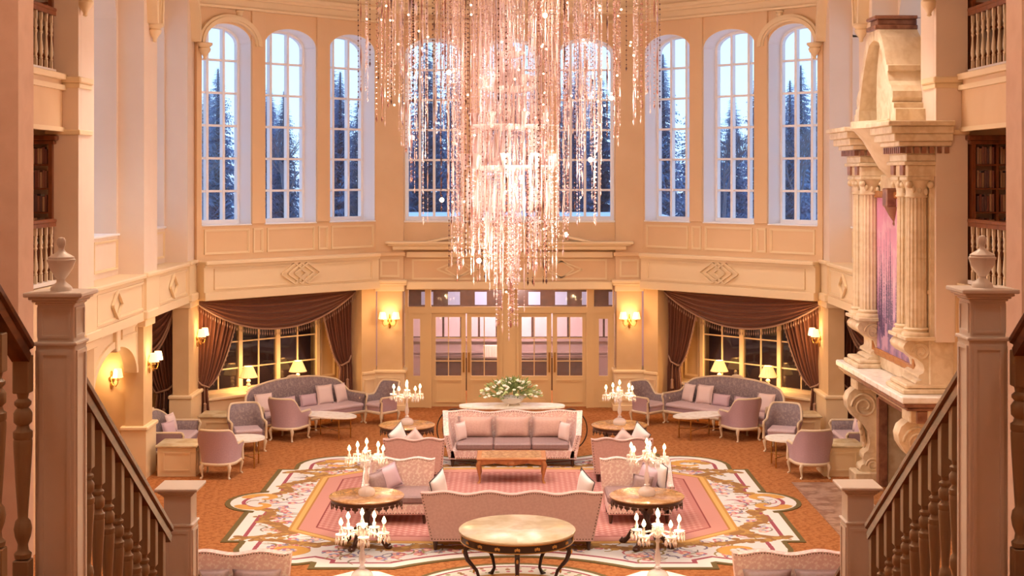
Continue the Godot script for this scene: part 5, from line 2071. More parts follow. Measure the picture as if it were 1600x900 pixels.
	for sx in [-1.0, 1.0]:
		for sz in [-1.0, 1.0]:
			b = MB.new()
			var o := Vector3(sx * 0.58, 0, sz * 0.35)
			var dr := Vector3(sx, 0, sz) * 0.7
			b.tube([o + Vector3(0, 0.43, 0), o + dr * 0.04 + Vector3(0, 0.34, 0), o + dr * 0.015 + Vector3(0, 0.2, 0), o - dr * 0.01 + Vector3(0, 0.08, 0), o + dr * 0.02 + Vector3(0, 0.02, 0), o + dr * 0.04], [0.04, 0.045, 0.028, 0.02, 0.026, 0.028], 8)
			part(t, "leg", b, M.table_wood)
	# console behind the big sofa
	t = thing("console_table", "white-topped console table with curled iron sides behind the big sofa", "table", Vector3(0.0, 0, -29.35))
	b = MB.new()
	var ov := PackedVector2Array()
	for i in 40:
		var a := TAU * i / 40
		ov.append(Vector2(1.08 * signf(cos(a)) * pow(absf(cos(a)), 0.6), 0.34 * signf(sin(a)) * pow(absf(sin(a)), 0.8)))
	b.at(Vector3(0, 0.92, 0), 0, -PI / 2)
	b.prism(ov, 0.0, 0.035, true)
	part(t, "tabletop", b, M.marble_top)
	for sx in [-1.0, 1.0]:
		for rr in [0.36, 0.24]:
			b = MB.new()
			var pts := []
			for i in 25:
				var a := -2.2 + 4.4 * i / 24.0
				pts.append(Vector3(sx * (1.17 + rr * cos(a)), 0.46 + rr * 1.15 * sin(a), 0.0))
			b.tube(pts, 0.014, 6)
			part(t, "scroll_leg", b, M.iron)
		b = MB.new()
		b.tube([Vector3(sx * 0.9, 0.92, 0), Vector3(sx * 0.88, 0.5, 0), Vector3(sx * 0.9, 0.0, 0)], 0.022, 8)
		part(t, "leg", b, M.iron)
	b = MB.new()
	b.bx(-0.9, 0.9, 0.03, 0.05, -0.02, 0.02)
	b.bx(-0.9, 0.9, 0.88, 0.92, -0.02, 0.02)
	part(t, "stretcher", b, M.iron)
	# front table
	t = thing("round_table", "large round table with pale stone top and black and gold band, nearest the camera", "table", Vector3(0.07, 0, -19.85))
	b = MB.new()
	b.lathe([[0.0, 0.735], [0.79, 0.735], [0.805, 0.75], [0.805, 0.768], [0.79, 0.78], [0.0, 0.78]], 56)
	part(t, "tabletop", b, M.pale_top)
	b = MB.new()
	b.lathe([[0.0, 0.62], [0.76, 0.62], [0.775, 0.63], [0.775, 0.72], [0.79, 0.735], [0.0, 0.735]], 56)
	part(t, "lacquer_band", b, M.lacquer)
	b = MB.new()
	b.lathe([[0.78, 0.722], [0.797, 0.728], [0.797, 0.737], [0.78, 0.74]], 56)
	b.lathe([[0.77, 0.612], [0.785, 0.618], [0.785, 0.626], [0.77, 0.632]], 56)
	for k in 18:
		var a := TAU * k / 18
		b.at(Vector3(sin(a) * 0.778, 0.675, cos(a) * 0.778), a)
		for j in 3:
			b.ball(Vector3(-0.025 + 0.025 * j, 0.008 * (j % 2) - 0.004, 0), Vector3(0.016, 0.022, 0.006), 6, 4)
	b.home()
	part(t, "gilt_ornament", b, M.gilt)
	for k in 5:
		var a := TAU * k / 5
		var dr := Vector3(sin(a), 0, cos(a))
		b = MB.new()
		b.tube([dr * 0.7 + Vector3(0, 0.62, 0), dr * 0.75 + Vector3(0, 0.52, 0), dr * 0.71 + Vector3(0, 0.4, 0), dr * 0.58 + Vector3(0, 0.24, 0), dr * 0.54 + Vector3(0, 0.12, 0), dr * 0.6 + Vector3(0, 0.03, 0), dr * 0.66], [0.034, 0.036, 0.03, 0.024, 0.022, 0.028, 0.03], 8)
		var lg := part(t, "leg", b, M.lacquer)
		b = MB.new()
		for j in 5:
			var f := j / 4.0
			b.ball(dr * lerpf(0.775, 0.62, f) + Vector3(0, 0.52 - 0.28 * f, 0), Vector3(0.02, 0.03, 0.02), 6, 4)
		part(lg, "gilt_mount", b, M.gilt)
	# candelabra tables
	carved_table("round carved table with the left middle candelabra, before the flowered settee", Vector3(-2.21, 0, -21.9), 0.57, 0.78, true)
	carved_table("round carved table with the right middle candelabra, before the flowered settee", Vector3(2.05, 0, -21.9), 0.57, 0.78, true)
	carved_table("round carved table left of the big sofa carrying a far candelabra", Vector3(-2.05, 0, -28.1), 0.55, 0.78, false)
	carved_table("round carved table right of the big sofa carrying a far candelabra", Vector3(2.1, 0, -28.1), 0.55, 0.78, false)
	for s in [-1.0, 1.0]:
		var tb := thing("side_table", "white eight-sided table at the bottom edge under the nearest %s candelabra" % ("left" if s < 0 else "right"), "table", Vector3(-1.8 if s < 0 else 1.75, 0, -17.3))
		b = MB.new()
		var oc := PackedVector2Array()
		for i in 8:
			var a := TAU * (i + 0.5) / 8
			oc.append(Vector2(cos(a), sin(a)) * 0.42)
		b.at(Vector3(0, 0.735, 0), 0, -PI / 2)
		b.prism(oc, 0.0, 0.045)
		part(tb, "tabletop", b, M.marble_top)
		b = MB.new()
		b.lathe([[0.0, 0.0], [0.26, 0.0], [0.24, 0.04], [0.06, 0.08], [0.04, 0.3], [0.06, 0.5], [0.12, 0.735], [0.0, 0.735]], 16)
		part(tb, "pedestal", b, M.gilt_wood)
	var proto := candelabra_proto()
	var sp := [[-2.21, -21.9, "lit crystal candelabra on the carved table, middle left"], [2.05, -21.9, "lit crystal candelabra on the carved table, middle right"], [-2.05, -28.1, "lit crystal candelabra left of the big sofa, before the door pilaster"], [2.1, -28.1, "lit crystal candelabra right of the big sofa, before the door pilaster"], [-1.8, -17.3, "nearest lit crystal candelabra, bottom left of the front table"], [1.75, -17.3, "nearest lit crystal candelabra, bottom right of the front table"]]
	for k in 6:
		var pos := Vector3(sp[k][0], 0.781, sp[k][1])
		var c: Node3D = proto
		if k == 0:
			c.position = pos
			tag(c, sp[k][2])
		else:
			c = copy(proto, sp[k][2], pos, 0.35 * k)
		omni("candelabra_light", pos + Vector3(0, 0.81, 0), Color(1.0, 0.86, 0.66), 1.1, 0.03)
	# flowers on the console
	var fl := thing("flower_arrangement", "low silver bowl of white and green flowers behind the big sofa", "flowers", Vector3(0.0, 0.957, -29.35))
	b = MB.new()
	b.lathe([[0.0, 0.03], [0.1, 0.03], [0.2, 0.08], [0.26, 0.16], [0.28, 0.165], [0.25, 0.15], [0.0, 0.12]], 20)
	for k in 3:
		var a := TAU * k / 3
		b.tube([Vector3(cos(a) * 0.12, 0.05, sin(a) * 0.12), Vector3(cos(a) * 0.16, 0.0, sin(a) * 0.16)], 0.015, 6)
	part(fl, "bowl", b, M.porcelain)
	var r := RandomNumberGenerator.new()
	r.seed = 77
	b = MB.new()
	b.flat()
	for k in 900:
		var a := r.randf() * TAU
		var e := r.randf_range(0.0, 1.4)
		var dir := Vector3(cos(a) * sin(e) * 1.2, cos(e) * 0.72, sin(a) * sin(e) * 0.7)
		var q := Vector3(0, 0.12, 0) + dir * r.randf_range(0.2, 0.55)
		var side := Vector3(r.randf_range(-1, 1), r.randf_range(-0.5, 0.5), r.randf_range(-1, 1)).normalized() * 0.022
		var tip := q + dir.normalized() * r.randf_range(0.06, 0.13) + Vector3(0, r.randf_range(-0.04, 0.02), 0)
		var mid := q.lerp(tip, 0.5)
		b.t(q, mid + side, tip)
		b.t(q, tip, mid - side)
	var fo := part(fl, "foliage", b, M.leaf)
	fo.set_meta("kind", "stuff")
	var bm := MB.new()
	for k in 5:
		var a := TAU * k / 5
		bm.ball(Vector3(cos(a) * 0.025, 0.0, sin(a) * 0.025), Vector3(0.026, 0.02, 0.026), 6, 4)
	bm.ball(Vector3(0, 0.015, 0), Vector3(0.018, 0.015, 0.018), 6, 4)
	var bmesh := bm.done()
	for k in 84:
		var a := r.randf() * TAU
		var e := r.randf_range(0.1, 1.45)
		var dir := Vector3(cos(a) * sin(e) * 1.2, cos(e) * 0.75, sin(a) * sin(e) * 0.7)
		var o := mi(fl, "blossom", bmesh, M.petal if k % 3 else M.petal_green, Vector3(0, 0.12, 0) + dir * r.randf_range(0.48, 0.58))
		o.rotation = Vector3(r.randf_range(-0.6, 0.9), r.randf() * TAU, 0)
		o.scale = Vector3.ONE * r.randf_range(0.6, 1.1)

func oval_table(label: String, p: Vector3, ry: float, a: float, c: float, hgt: float):
	var t := thing("marble_table", label, "table", p, ry)
	var b := MB.new()
	var ov := PackedVector2Array()
	for i in 40:
		ov.append(Vector2(a * cos(TAU * i / 40), c * sin(TAU * i / 40)))
	b.at(Vector3(0, hgt - 0.03, 0), 0, -PI / 2)
	b.prism(ov, 0.0, 0.03, true)
	part(t, "tabletop", b, M.marble_top)
	for k in 4:
		var dx := (1.0 if k % 2 else -1.0) * a * 0.6
		var dz := (1.0 if k < 2 else -1.0) * c * 0.6
		b = MB.new()
		b.tube([Vector3(dx, hgt - 0.03, dz), Vector3(dx, 0.0, dz)], 0.016, 8)
		b.ball(Vector3(dx, 0.2, dz), Vector3(0.026, 0.026, 0.026), 8, 6)
		part(t, "leg", b, M.brass)
	b = MB.new()
	b.tube([Vector3(-a * 0.6, 0.2, -c * 0.6), Vector3(0, 0.2, 0), Vector3(a * 0.6, 0.2, c * 0.6)], 0.011, 6)
	b.tube([Vector3(-a * 0.6, 0.2, c * 0.6), Vector3(0, 0.2, 0), Vector3(a * 0.6, 0.2, -c * 0.6)], 0.011, 6)
	part(t, "stretcher", b, M.brass)

func lounges():
	var side := ["left", "right"]
	for k in 2:
		var s := -1.0 if k == 0 else 1.0
		var off := 0.0 if k == 0 else 0.12
		var P := func(x: float, z: float) -> Vector3: return Vector3(s * x + off, 0, -z)
		# long canape in front of the bay
		french_seat("settee", "sofa", "long curved canape with a grey damask back before the %s bay window" % side[k], 1.42, 0.42, 0.42, 4.0, 0.66, 1.08, P.call(4.62, 32.05), -s * PI / 4, "", 30)
		# chairs: x, d, yaw (0 faces the camera), label
		var ch := [[5.45, 29.55, 0.35, "armchair facing the camera at the round table, %s lounge"], [4.78, 30.75, 2.75, "armchair seen from behind beside the oval table, %s lounge"], [2.98, 32.85, -0.75, "armchair beside the pilaster at the inner end of the canape, %s lounge"], [5.48, 27.0, 3.05, "armchair nearest the stairs seen from behind, %s lounge"]]
		for c in ch:
			french_seat("armchair", "armchair", String(c[3]) % side[k], 0.35, 0.35, 0.3, 2.4, 0.6, 0.9, P.call(c[0], c[1]), -s * float(c[2]) if c[2] < 2.0 else s * (PI - float(c[2])) + PI)
		french_seat("settee", "sofa", "small two-seat settee between the pillars of the %s wall" % side[k], 0.75, 0.36, 0.36, 3.5, 0.64, 0.95, P.call(6.75, 28.6), -s * PI / 2, "", 24)
		oval_table("oval white marble table before the canape, %s lounge" % side[k], P.call(3.92, 30.95), -s * -0.5, 0.66, 0.36, 0.5)
		oval_table("small round white table between two armchairs, %s lounge" % side[k], P.call(5.2, 27.95), 0.0, 0.4, 0.4, 0.55)
		# scatter cushions along the canape: distance along it from the outer end
		var cu := [[-1.0, "pale_pink", 0.42, 0.42, "square pale cushion at the outer end of the %s canape", 0.15], [-0.38, "lilac_satin", 0.46, 0.27, "oblong lilac cushion, outer one of two in the middle of the %s canape", 0.0], [0.2, "lilac_satin", 0.46, 0.27, "oblong lilac cushion, inner one of two in the middle of the %s canape", 0.0], [0.66, "pale_pink", 0.42, 0.44, "square pale cushion, second from the inner end of the %s canape", 0.1], [1.12, "pale_pink", 0.42, 0.42, "square pale cushion at the inner end of the %s canape", -0.3]]
		for c in cu:
			var along := Vector3(-s * -RX, 0, -RX) * float(c[0])
			along = Vector3(-s * RX * float(c[0]), 0, -RX * float(c[0]))
			var n := Vector3(-s * RX, 0, RX)
			var pos: Vector3 = P.call(4.62, 32.05) + along - n * 0.12 + Vector3(0, 0.47 + float(c[3]) * 0.46, 0)
			cushion(String(c[4]) % side[k], pos, Vector3(c[2], c[3], 0.13), -s * PI / 4 + float(c[5]) * s, -0.25, c[1])
		cushion("lilac cushion lying on the small settee of the %s wall" % side[k], P.call(6.75, 28.35) + Vector3(0, 0.62, 0), Vector3(0.4, 0.34, 0.13), -s * 1.2, -0.25, "lilac_satin")
		cushion("pale pink cushion on the small settee of the %s wall" % side[k], P.call(6.85, 28.95) + Vector3(0, 0.65, 0), Vector3(0.4, 0.4, 0.13), -s * 1.4, -0.25, "pale_pink")
		# panelled plinths at the pillars
		for j in 2:
			var pt := thing("plinth_cabinet", ["panelled cream box with a stone top at the nearer %s pillar", "panelled cream box with a stone top at the corner pillar, %s"][j] % side[k], "cabinet", [P.call(6.28 - 0.2 * k, 27.3), P.call(6.2 - 0.2 * k, 30.6)][j])
			var b := MB.new()
			b.bx(-0.36, 0.36, 0.0, 0.54, -0.34, 0.34)
			part(pt, "body", b, M.trim)
			for q in 4:
				var pm := MB.new()
				pm.at(Vector3.ZERO, PI / 2 * q)
				var zz := 0.34 if q % 2 == 0 else 0.36
				pm.bx(-0.26, 0.26, 0.1, 0.13, zz, zz + 0.015)
				pm.bx(-0.26, 0.26, 0.43, 0.46, zz, zz + 0.015)
				pm.bx(-0.26, -0.23, 0.13, 0.43, zz, zz + 0.015)
				pm.bx(0.23, 0.26, 0.13, 0.43, zz, zz + 0.015)
				part(pt, "panel", pm, M.trim)
			b = MB.new()
			b.bx(-0.4, 0.4, 0.54, 0.58, -0.38, 0.38, 0.01)
			part(pt, "stone_top", b, M.pale_top)

# ---------------------------------------------------------------- curtains
func curtain(label: String, T: Transform3D, xo: float, xi: float, xp: float, ytop: float, ytie: float, z: float):
	# xo: outer edge, xi: inner edge at the top, xp: inner edge at the tie-back
	var t := thing("curtain", label, "curtain", T * Vector3(xo, 0, z), T.basis.get_euler().y)
	var rows := []
	var nc := 64
	var folds := 9.0
	for i in 29:
		var f := i / 28.0
		var y := lerpf(0.04, ytop, f)
		var inner := xi
		var amp := 0.06
		if y > ytie:
			var g := (y - ytie) / (ytop - ytie)
			inner = lerpf(xp, xi, pow(g, 0.55))
			amp = lerpf(0.04, 0.075, g)
		else:
			inner = lerpf(xp + (xp - xo) * 0.45, xp, pow(y / ytie, 0.6))
		var row := []
		for j in nc + 1:
			var u := j / float(nc)
			var x := lerpf(0.0, inner - xo, u)
			var zz := amp * sin(u * folds * TAU) + 0.02 * sin(u * 23.0 + y * 2.0)
			row.append(Vector3(x, y, zz))
		if xi < xo:
			row.reverse()
		rows.append(row)
	var b := MB.new()
	b.grid(rows)
	part(t, "drape", b, M.plum_velvet)
	b = MB.new()
	var edge := []
	for r in rows:
		edge.append(r[0] if xi < xo else r[nc])
	b.tube(edge, 0.018, 6)
	for k in range(3, 28):
		var e: Vector3 = edge[k]
		b.octa(e + Vector3(signf(xi - xo) * 0.02, -0.03, 0.0), Vector3(0.012, 0.035, 0.012))
	part(t, "edge_trim", b, M.fringe)
	b = MB.new()
	var w := xp - xo
	b.tube([Vector3(-0.06 * signf(w), ytie + 0.28, -0.02), Vector3(w * 0.4, ytie + 0.08, 0.08), Vector3(w * 1.02, ytie, 0.06), Vector3(w * 1.05, ytie + 0.02, -0.06)], 0.022, 6)
	b.tube([Vector3(w * 0.6, ytie + 0.04, 0.09), Vector3(w * 0.6, ytie - 0.3, 0.11)], 0.008, 5)
	b.lathe([[0.0, ytie - 0.56], [0.04, ytie - 0.55], [0.03, ytie - 0.38], [0.035, ytie - 0.34], [0.0, ytie - 0.3]], 8, Vector3(w * 0.6, 0, 0.11))
	part(t, "tie_back", b, M.fringe)

func swag(label: String, T: Transform3D, x0: float, x1: float, ytop: float, drop: float, z: float):
	var t := thing("swag", label, "curtain", T * Vector3((x0 + x1) / 2, ytop - drop, z), T.basis.get_euler().y)
	var hw := (x1 - x0) / 2
	var rows := []
	var n := 44
	for i in 33:
		var v := i / 32.0
		var row := []
		for j in n + 1:
			var u := 2.0 * j / n - 1.0
			var low := drop * (1.0 - pow(absf(u), 2.1)) + 0.05
			var y := drop - lerpf(low, 0.0, v)
			var fold := 0.035 * sin((1.0 - v) * TAU * 5.0 + 0.6 * sin(u * 3.0)) * (0.3 + low / drop)
			row.append(Vector3(u * hw, y, 0.1 * sin(PI * minf(1.0, (1.0 - v) * 1.1)) * (low / drop) + fold))
		rows.append(row)
	var b := MB.new()
	b.grid(rows)
	part(t, "drape", b, M.plum_velvet)
	b = MB.new()
	var edge: Array = rows[0]
	b.tube(edge, 0.022, 6)
	part(t, "braid", b, M.fringe)
	b = MB.new()
	for j in 70:
		var f := (j + 0.5) / 70.0 * n
		var e: Vector3 = (edge[int(f)] as Vector3).lerp(edge[mini(n, int(f) + 1)], f - int(f))
		b.tube([e, e + Vector3(0, -0.1, 0.01)], 0.004, 3, false)
		b.octa(e + Vector3(0, -0.11, 0.01), Vector3(0.016, 0.05, 0.016))
	part(t, "tassel_fringe", b, M.fringe)

func curtains():
	for k in 2:
		var left := k == 0
		var nm := "left" if left else "right"
		var T := Transform3D(Basis(Vector3.UP, PI / 4), Vector3(-6.71, 0, -31.05)) if left else Transform3D(Basis(Vector3.UP, -PI / 4), Vector3(3.14, 0, -34.5))
		var f := func(a: float) -> float: return a if left else 4.9 - a
		curtain("plum curtain at the outer side of the %s bay, tied back at the corner pillar" % nm, T, f.call(0.1), f.call(1.3), f.call(0.42), 2.88, 0.98, -0.4)
		curtain("plum curtain at the inner side of the %s bay, tied back beside the pilaster" % nm, T, f.call(4.44), f.call(3.5), f.call(4.12), 2.88, 1.12, -0.4)
		swag("wide plum swag with tassel fringe across the top of the %s bay" % nm, T, minf(f.call(0.06), f.call(4.45)), maxf(f.call(0.06), f.call(4.45)), 2.9, 0.7, -0.24)
		var sx := -1.0 if left else 1.0
		var T2 := Transform3D(Basis(), Vector3((-7.16 if left else 7.02), 0, -30.72))
		curtain("plum curtain hanging behind the corner pillar of the %s side wall" % nm, T2, 0.0, sx * 0.95, sx * 0.4, 2.88, 1.0, 0.0)
		swag("plum swag beside the corner pillar of the %s side wall" % nm, T2, minf(0.0, sx * 1.15), maxf(0.0, sx * 1.15), 2.92, 0.95, 0.14)

# ---------------------------------------------------------------- sconces and table lamps
func sconce(label: String, p: Vector3, ry: float, arms := [-1.0, 1.0]):
	var t := thing("wall_sconce", label, "lamp", p, ry)
	var b := MB.new()
	b.at(Vector3(0, 0, 0), 0, PI / 2)
	b.lathe([[0.0, 0.0], [0.05, 0.0], [0.055, 0.012], [0.03, 0.025], [0.0, 0.035]], 16)
	b.home()
	b.ball(Vector3(0, -0.12, 0.02), Vector3(0.03, 0.07, 0.02), 8, 6)
	b.ball(Vector3(0, 0.1, 0.02), Vector3(0.02, 0.06, 0.015), 8, 6)
	part(t, "backplate", b, M.brass)
	for s in arms:
		b = MB.new()
		b.tube([Vector3(0, 0.0, 0.03), Vector3(s * 0.05, -0.1, 0.08), Vector3(s * 0.12, -0.12, 0.12), Vector3(s * 0.16, -0.06, 0.14), Vector3(s * 0.16, 0.02, 0.14)], 0.01, 7)
		b.lathe([[0.0, -0.01], [0.035, 0.0], [0.04, 0.012], [0.012, 0.016], [0.012, 0.06], [0.0, 0.06]], 10, Vector3(s * 0.16, 0, 0.14))
		var arm := part(t, "arm", b, M.brass)
		b = MB.new()
		b.lathe([[0.095, 0.05], [0.065, 0.21]], 16, Vector3(s * 0.16, 0, 0.14))
		b.lathe([[0.0, 0.2], [0.066, 0.205]], 16, Vector3(s * 0.16, 0, 0.14))
		part(arm, "lamp_shade", b, M.shade_white)
	var q: Vector3 = t.transform * Vector3(0, 0.14, 0.26)
	omni("wall_sconce_light", q, Color(1.0, 0.8, 0.55), 0.38, 0.08)

func table_lamp(label: String, p: Vector3, ref: Vector3):
	var t := thing("table_lamp", label, "lamp", p)
	var b := MB.new()
	b.lathe([[0.0, 0.0], [0.07, 0.0], [0.07, 0.02], [0.03, 0.03], [0.0, 0.03]], 16)
	for k in 3:
		b.ball(Vector3(0, 0.07 + 0.085 * k, 0), Vector3(0.05, 0.045, 0.05), 14, 8)
	b.tube([Vector3(0, 0.26, 0), Vector3(0, 0.36, 0)], 0.012, 8)
	part(t, "base", b, M.porcelain)
	b = MB.new()
	# a pleated cone
	for j in 48:
		var a0 := TAU * j / 48
		var a1 := TAU * (j + 1) / 48
		var k0 := 1.0 if j % 2 else 0.95
		var k1 := 0.95 if j % 2 else 1.0
		b.flat()
		b.q(Vector3(sin(a0) * 0.21 * k0, 0.32, cos(a0) * 0.21 * k0), Vector3(sin(a1) * 0.21 * k1, 0.32, cos(a1) * 0.21 * k1), Vector3(sin(a1) * 0.1 * k1, 0.57, cos(a1) * 0.1 * k1), Vector3(sin(a0) * 0.1 * k0, 0.57, cos(a0) * 0.1 * k0))
	part(t, "lamp_shade", b, M.shade_gold)
	b = MB.new()
	b.lathe([[0.205, 0.315], [0.216, 0.32], [0.21, 0.33]], 32)
	part(t, "shade_trim", b, M.fringe)
	b = MB.new()
	b.lathe([[0.098, 0.565], [0.106, 0.57], [0.1, 0.578]], 24)
	part(t, "shade_trim", b, M.fringe)
	omni("table_lamp_light", p + Vector3(0, 0.47, 0), Color(1.0, 0.78, 0.5), 0.45, 0.06)

func small_lamps():
	sconce("twin-shade brass wall light on the pilaster left of the doors", Vector3(-2.93, 2.16, -34.49), 0.0)
	sconce("twin-shade brass wall light on the pilaster right of the doors", Vector3(2.81, 2.16, -34.49), 0.0)
	sconce("twin-shade brass wall light on the left corner pillar beside the bay curtain", Vector3(-6.84, 2.1, -31.25), PI / 2)
	sconce("twin-shade brass wall light on the nearer left pillar", Vector3(-6.84, 2.1, -27.1), PI / 2)
	sconce("single-shade brass wall light half hidden behind the left stair rail", Vector3(-7.45, 1.85, -26.78), 0.0, [1.0])
	sconce("twin-shade brass wall light on the right corner pillar beside the bay curtain", Vector3(6.69, 2.1, -31.25), -PI / 2)
	var TL := Transform3D(Basis(Vector3.UP, PI / 4), Vector3(-6.71, 0, -31.05))
	var TR := Transform3D(Basis(Vector3.UP, -PI / 4), Vector3(3.14, 0, -34.5))
	table_lamp("table lamp with pleated yellow shade, outer one on the left window seat", TL * Vector3(1.7, 0.721, -0.68), Vector3())
	table_lamp("table lamp with pleated yellow shade, inner one on the left window seat", TL * Vector3(3.08, 0.721, -0.68), Vector3())
	table_lamp("table lamp with pleated yellow shade, outer one on the right window seat", TR * Vector3(4.9 - 1.78, 0.721, -0.68), Vector3())
	table_lamp("table lamp with pleated yellow shade, inner one on the right window seat", TR * Vector3(4.9 - 3.15, 0.721, -0.68), Vector3())
	# unseen lamp added to light the room behind the doors
	var t := thing("added_ceiling_lamp", "added flat lamp on the ceiling of the room behind the glazed doors", "lamp", Vector3(0, 3.0, -37.0), 0.0)
	var b := MB.new()
	b.lathe([[0.0, -0.08], [0.2, -0.07], [0.22, 0.0], [0.0, 0.0]], 20)
	part(t, "lamp_glass", b, M.added_lamp_glow)
	omni("added_ceiling_light", Vector3(0, 2.7, -37.0), Color(1.0, 0.88, 0.86), 6.0, 0.2)

# ---------------------------------------------------------------- bookcases
func bookcases():
	var bm := []
	for v in 4:
		var b := MB.new()
		b.box(Vector3(0, [0.12, 0.135, 0.125, 0.14][v], 0), Vector3(0.036, [0.24, 0.27, 0.25, 0.28][v], 0.18), 0.004)
		bm.append(b.done())
	var r := RandomNumberGenerator.new()
	r.seed = 8
	for s in [-1.0, 1.0]:
		for lv in 2:
			var y0: float = [3.93, 7.23][lv]
			var nm := "left" if s < 0 else "right"
			var t := thing("bookcase", "dark wooden bookcase in the %s gallery on the %s" % [["lower", "upper"][lv], nm], "bookcase", Vector3(s * 8.0, y0, -22.8))
			var b := MB.new()
			b.bx(-0.74, 0.74, 0.0, 2.24, -0.19, -0.16)
			b.bx(-0.76, 0.76, 0.0, 0.36, -0.18, 0.14, 0.01)
			b.bx(-0.76, -0.7, 0.36, 2.2, -0.18, 0.14)
			b.bx(0.7, 0.76, 0.36, 2.2, -0.18, 0.14)
			for x in [-0.35, 0.0, 0.35]:
				b.bx(x - 0.02, x + 0.02, 0.36, 2.2, -0.16, 0.12)
			part(t, "carcass", b, M.case_wood)
			b = MB.new()
			b.bx(-0.8, 0.8, 2.2, 2.26, -0.19, 0.18, 0.01)
			b.bx(-0.84, 0.84, 2.26, 2.34, -0.19, 0.22, 0.015)
			part(t, "cornice", b, M.case_wood)
			for k in 5:
				b = MB.new()
				b.bx(-0.7, 0.7, 0.36 + 0.375 * k, 0.385 + 0.375 * k, -0.16, 0.13, 0.004)
				part(t, "shelf", b, M.case_wood)
			if lv == 1:
				continue
			for c in 2:
				for k in 5:
					var x := 0.68 - 0.35 * c - (0.0 if c == 0 else 0.02)
					var n := 7 if r.randf() < 0.7 else 6
					for i in n:
						var ci := r.randi() % 5
						var o := mi(self, "book", bm[r.randi() % 4], M["book%d" % ci], Vector3(s * 8.0 - s * (x - 0.03 - 0.04 * i), y0 + 0.386 + 0.375 * k, -22.8))
						var wh: String = "%s book, %s shelf of the %s gallery bookcase, %s bay" % [["russet", "tan", "dark brown", "buff", "rust red"][ci], ["bottom", "second", "third", "fourth", "top"][k], nm, ["inner", "next"][c]]
						tag(o, wh, "book", wh.replace(" book,", " books,"))

# ---------------------------------------------------------------- chandelier
func strand_mesh(ln: float, kind: int, r: RandomNumberGenerator) -> ArrayMesh:
	# hangs from y = 0 down to y = -ln
	var b := MB.new()
	b.tube([Vector3.ZERO, Vector3(0, -ln, 0)], 0.0028, 3, false)
	var beaded := minf(ln, r.randf_range(2.6, 4.2) if ln < 5.0 else r.randf_range(1.3, 2.5))
	var y := -ln + 0.1
	b.octa(Vector3(0, -ln + 0.03, 0), Vector3(0.018, 0.06, 0.018))
	while y < -0.2:
		if y > -ln + beaded:
			b.octa(Vector3(0, y, 0), Vector3(0.013, 0.016, 0.013))
			y += r.randf_range(0.15, 0.4)
			continue
		if kind == 1 and r.randf() < 0.12:
			var rl := r.randf_range(0.12, 0.3)
			b.octa(Vector3(0, y + rl, 0), Vector3(0.016, rl, 0.016))
			y += rl * 2 + 0.04
		else:
			var s: float = [0.018, 0.014][kind] * r.randf_range(0.85, 1.15)
			b.octa(Vector3(0, y, 0), Vector3(s, s * 1.1, s))
			y += [0.088, 0.07][kind]
	return b.done()

func hang_low(r: RandomNumberGenerator, rad: float) -> float:
	var pts := [[0.0, 2.65, 4.2], [0.22, 2.9, 4.4], [0.4, 3.65, 4.7], [1.05, 3.8, 5.2], [1.2, 4.5, 5.8], [1.6, 4.75, 6.6], [1.8, 5.9, 7.3], [2.3, 6.4, 7.6], [2.7, 6.7, 8.2]]
	for i in pts.size() - 1:
		if rad <= pts[i + 1][0]:
			var f: float = (rad - pts[i][0]) / (pts[i + 1][0] - pts[i][0])
			return lerpf(lerpf(pts[i][1], pts[i + 1][1], f), lerpf(pts[i][2], pts[i + 1][2], f), pow(r.randf(), 1.6))
	return 7.0

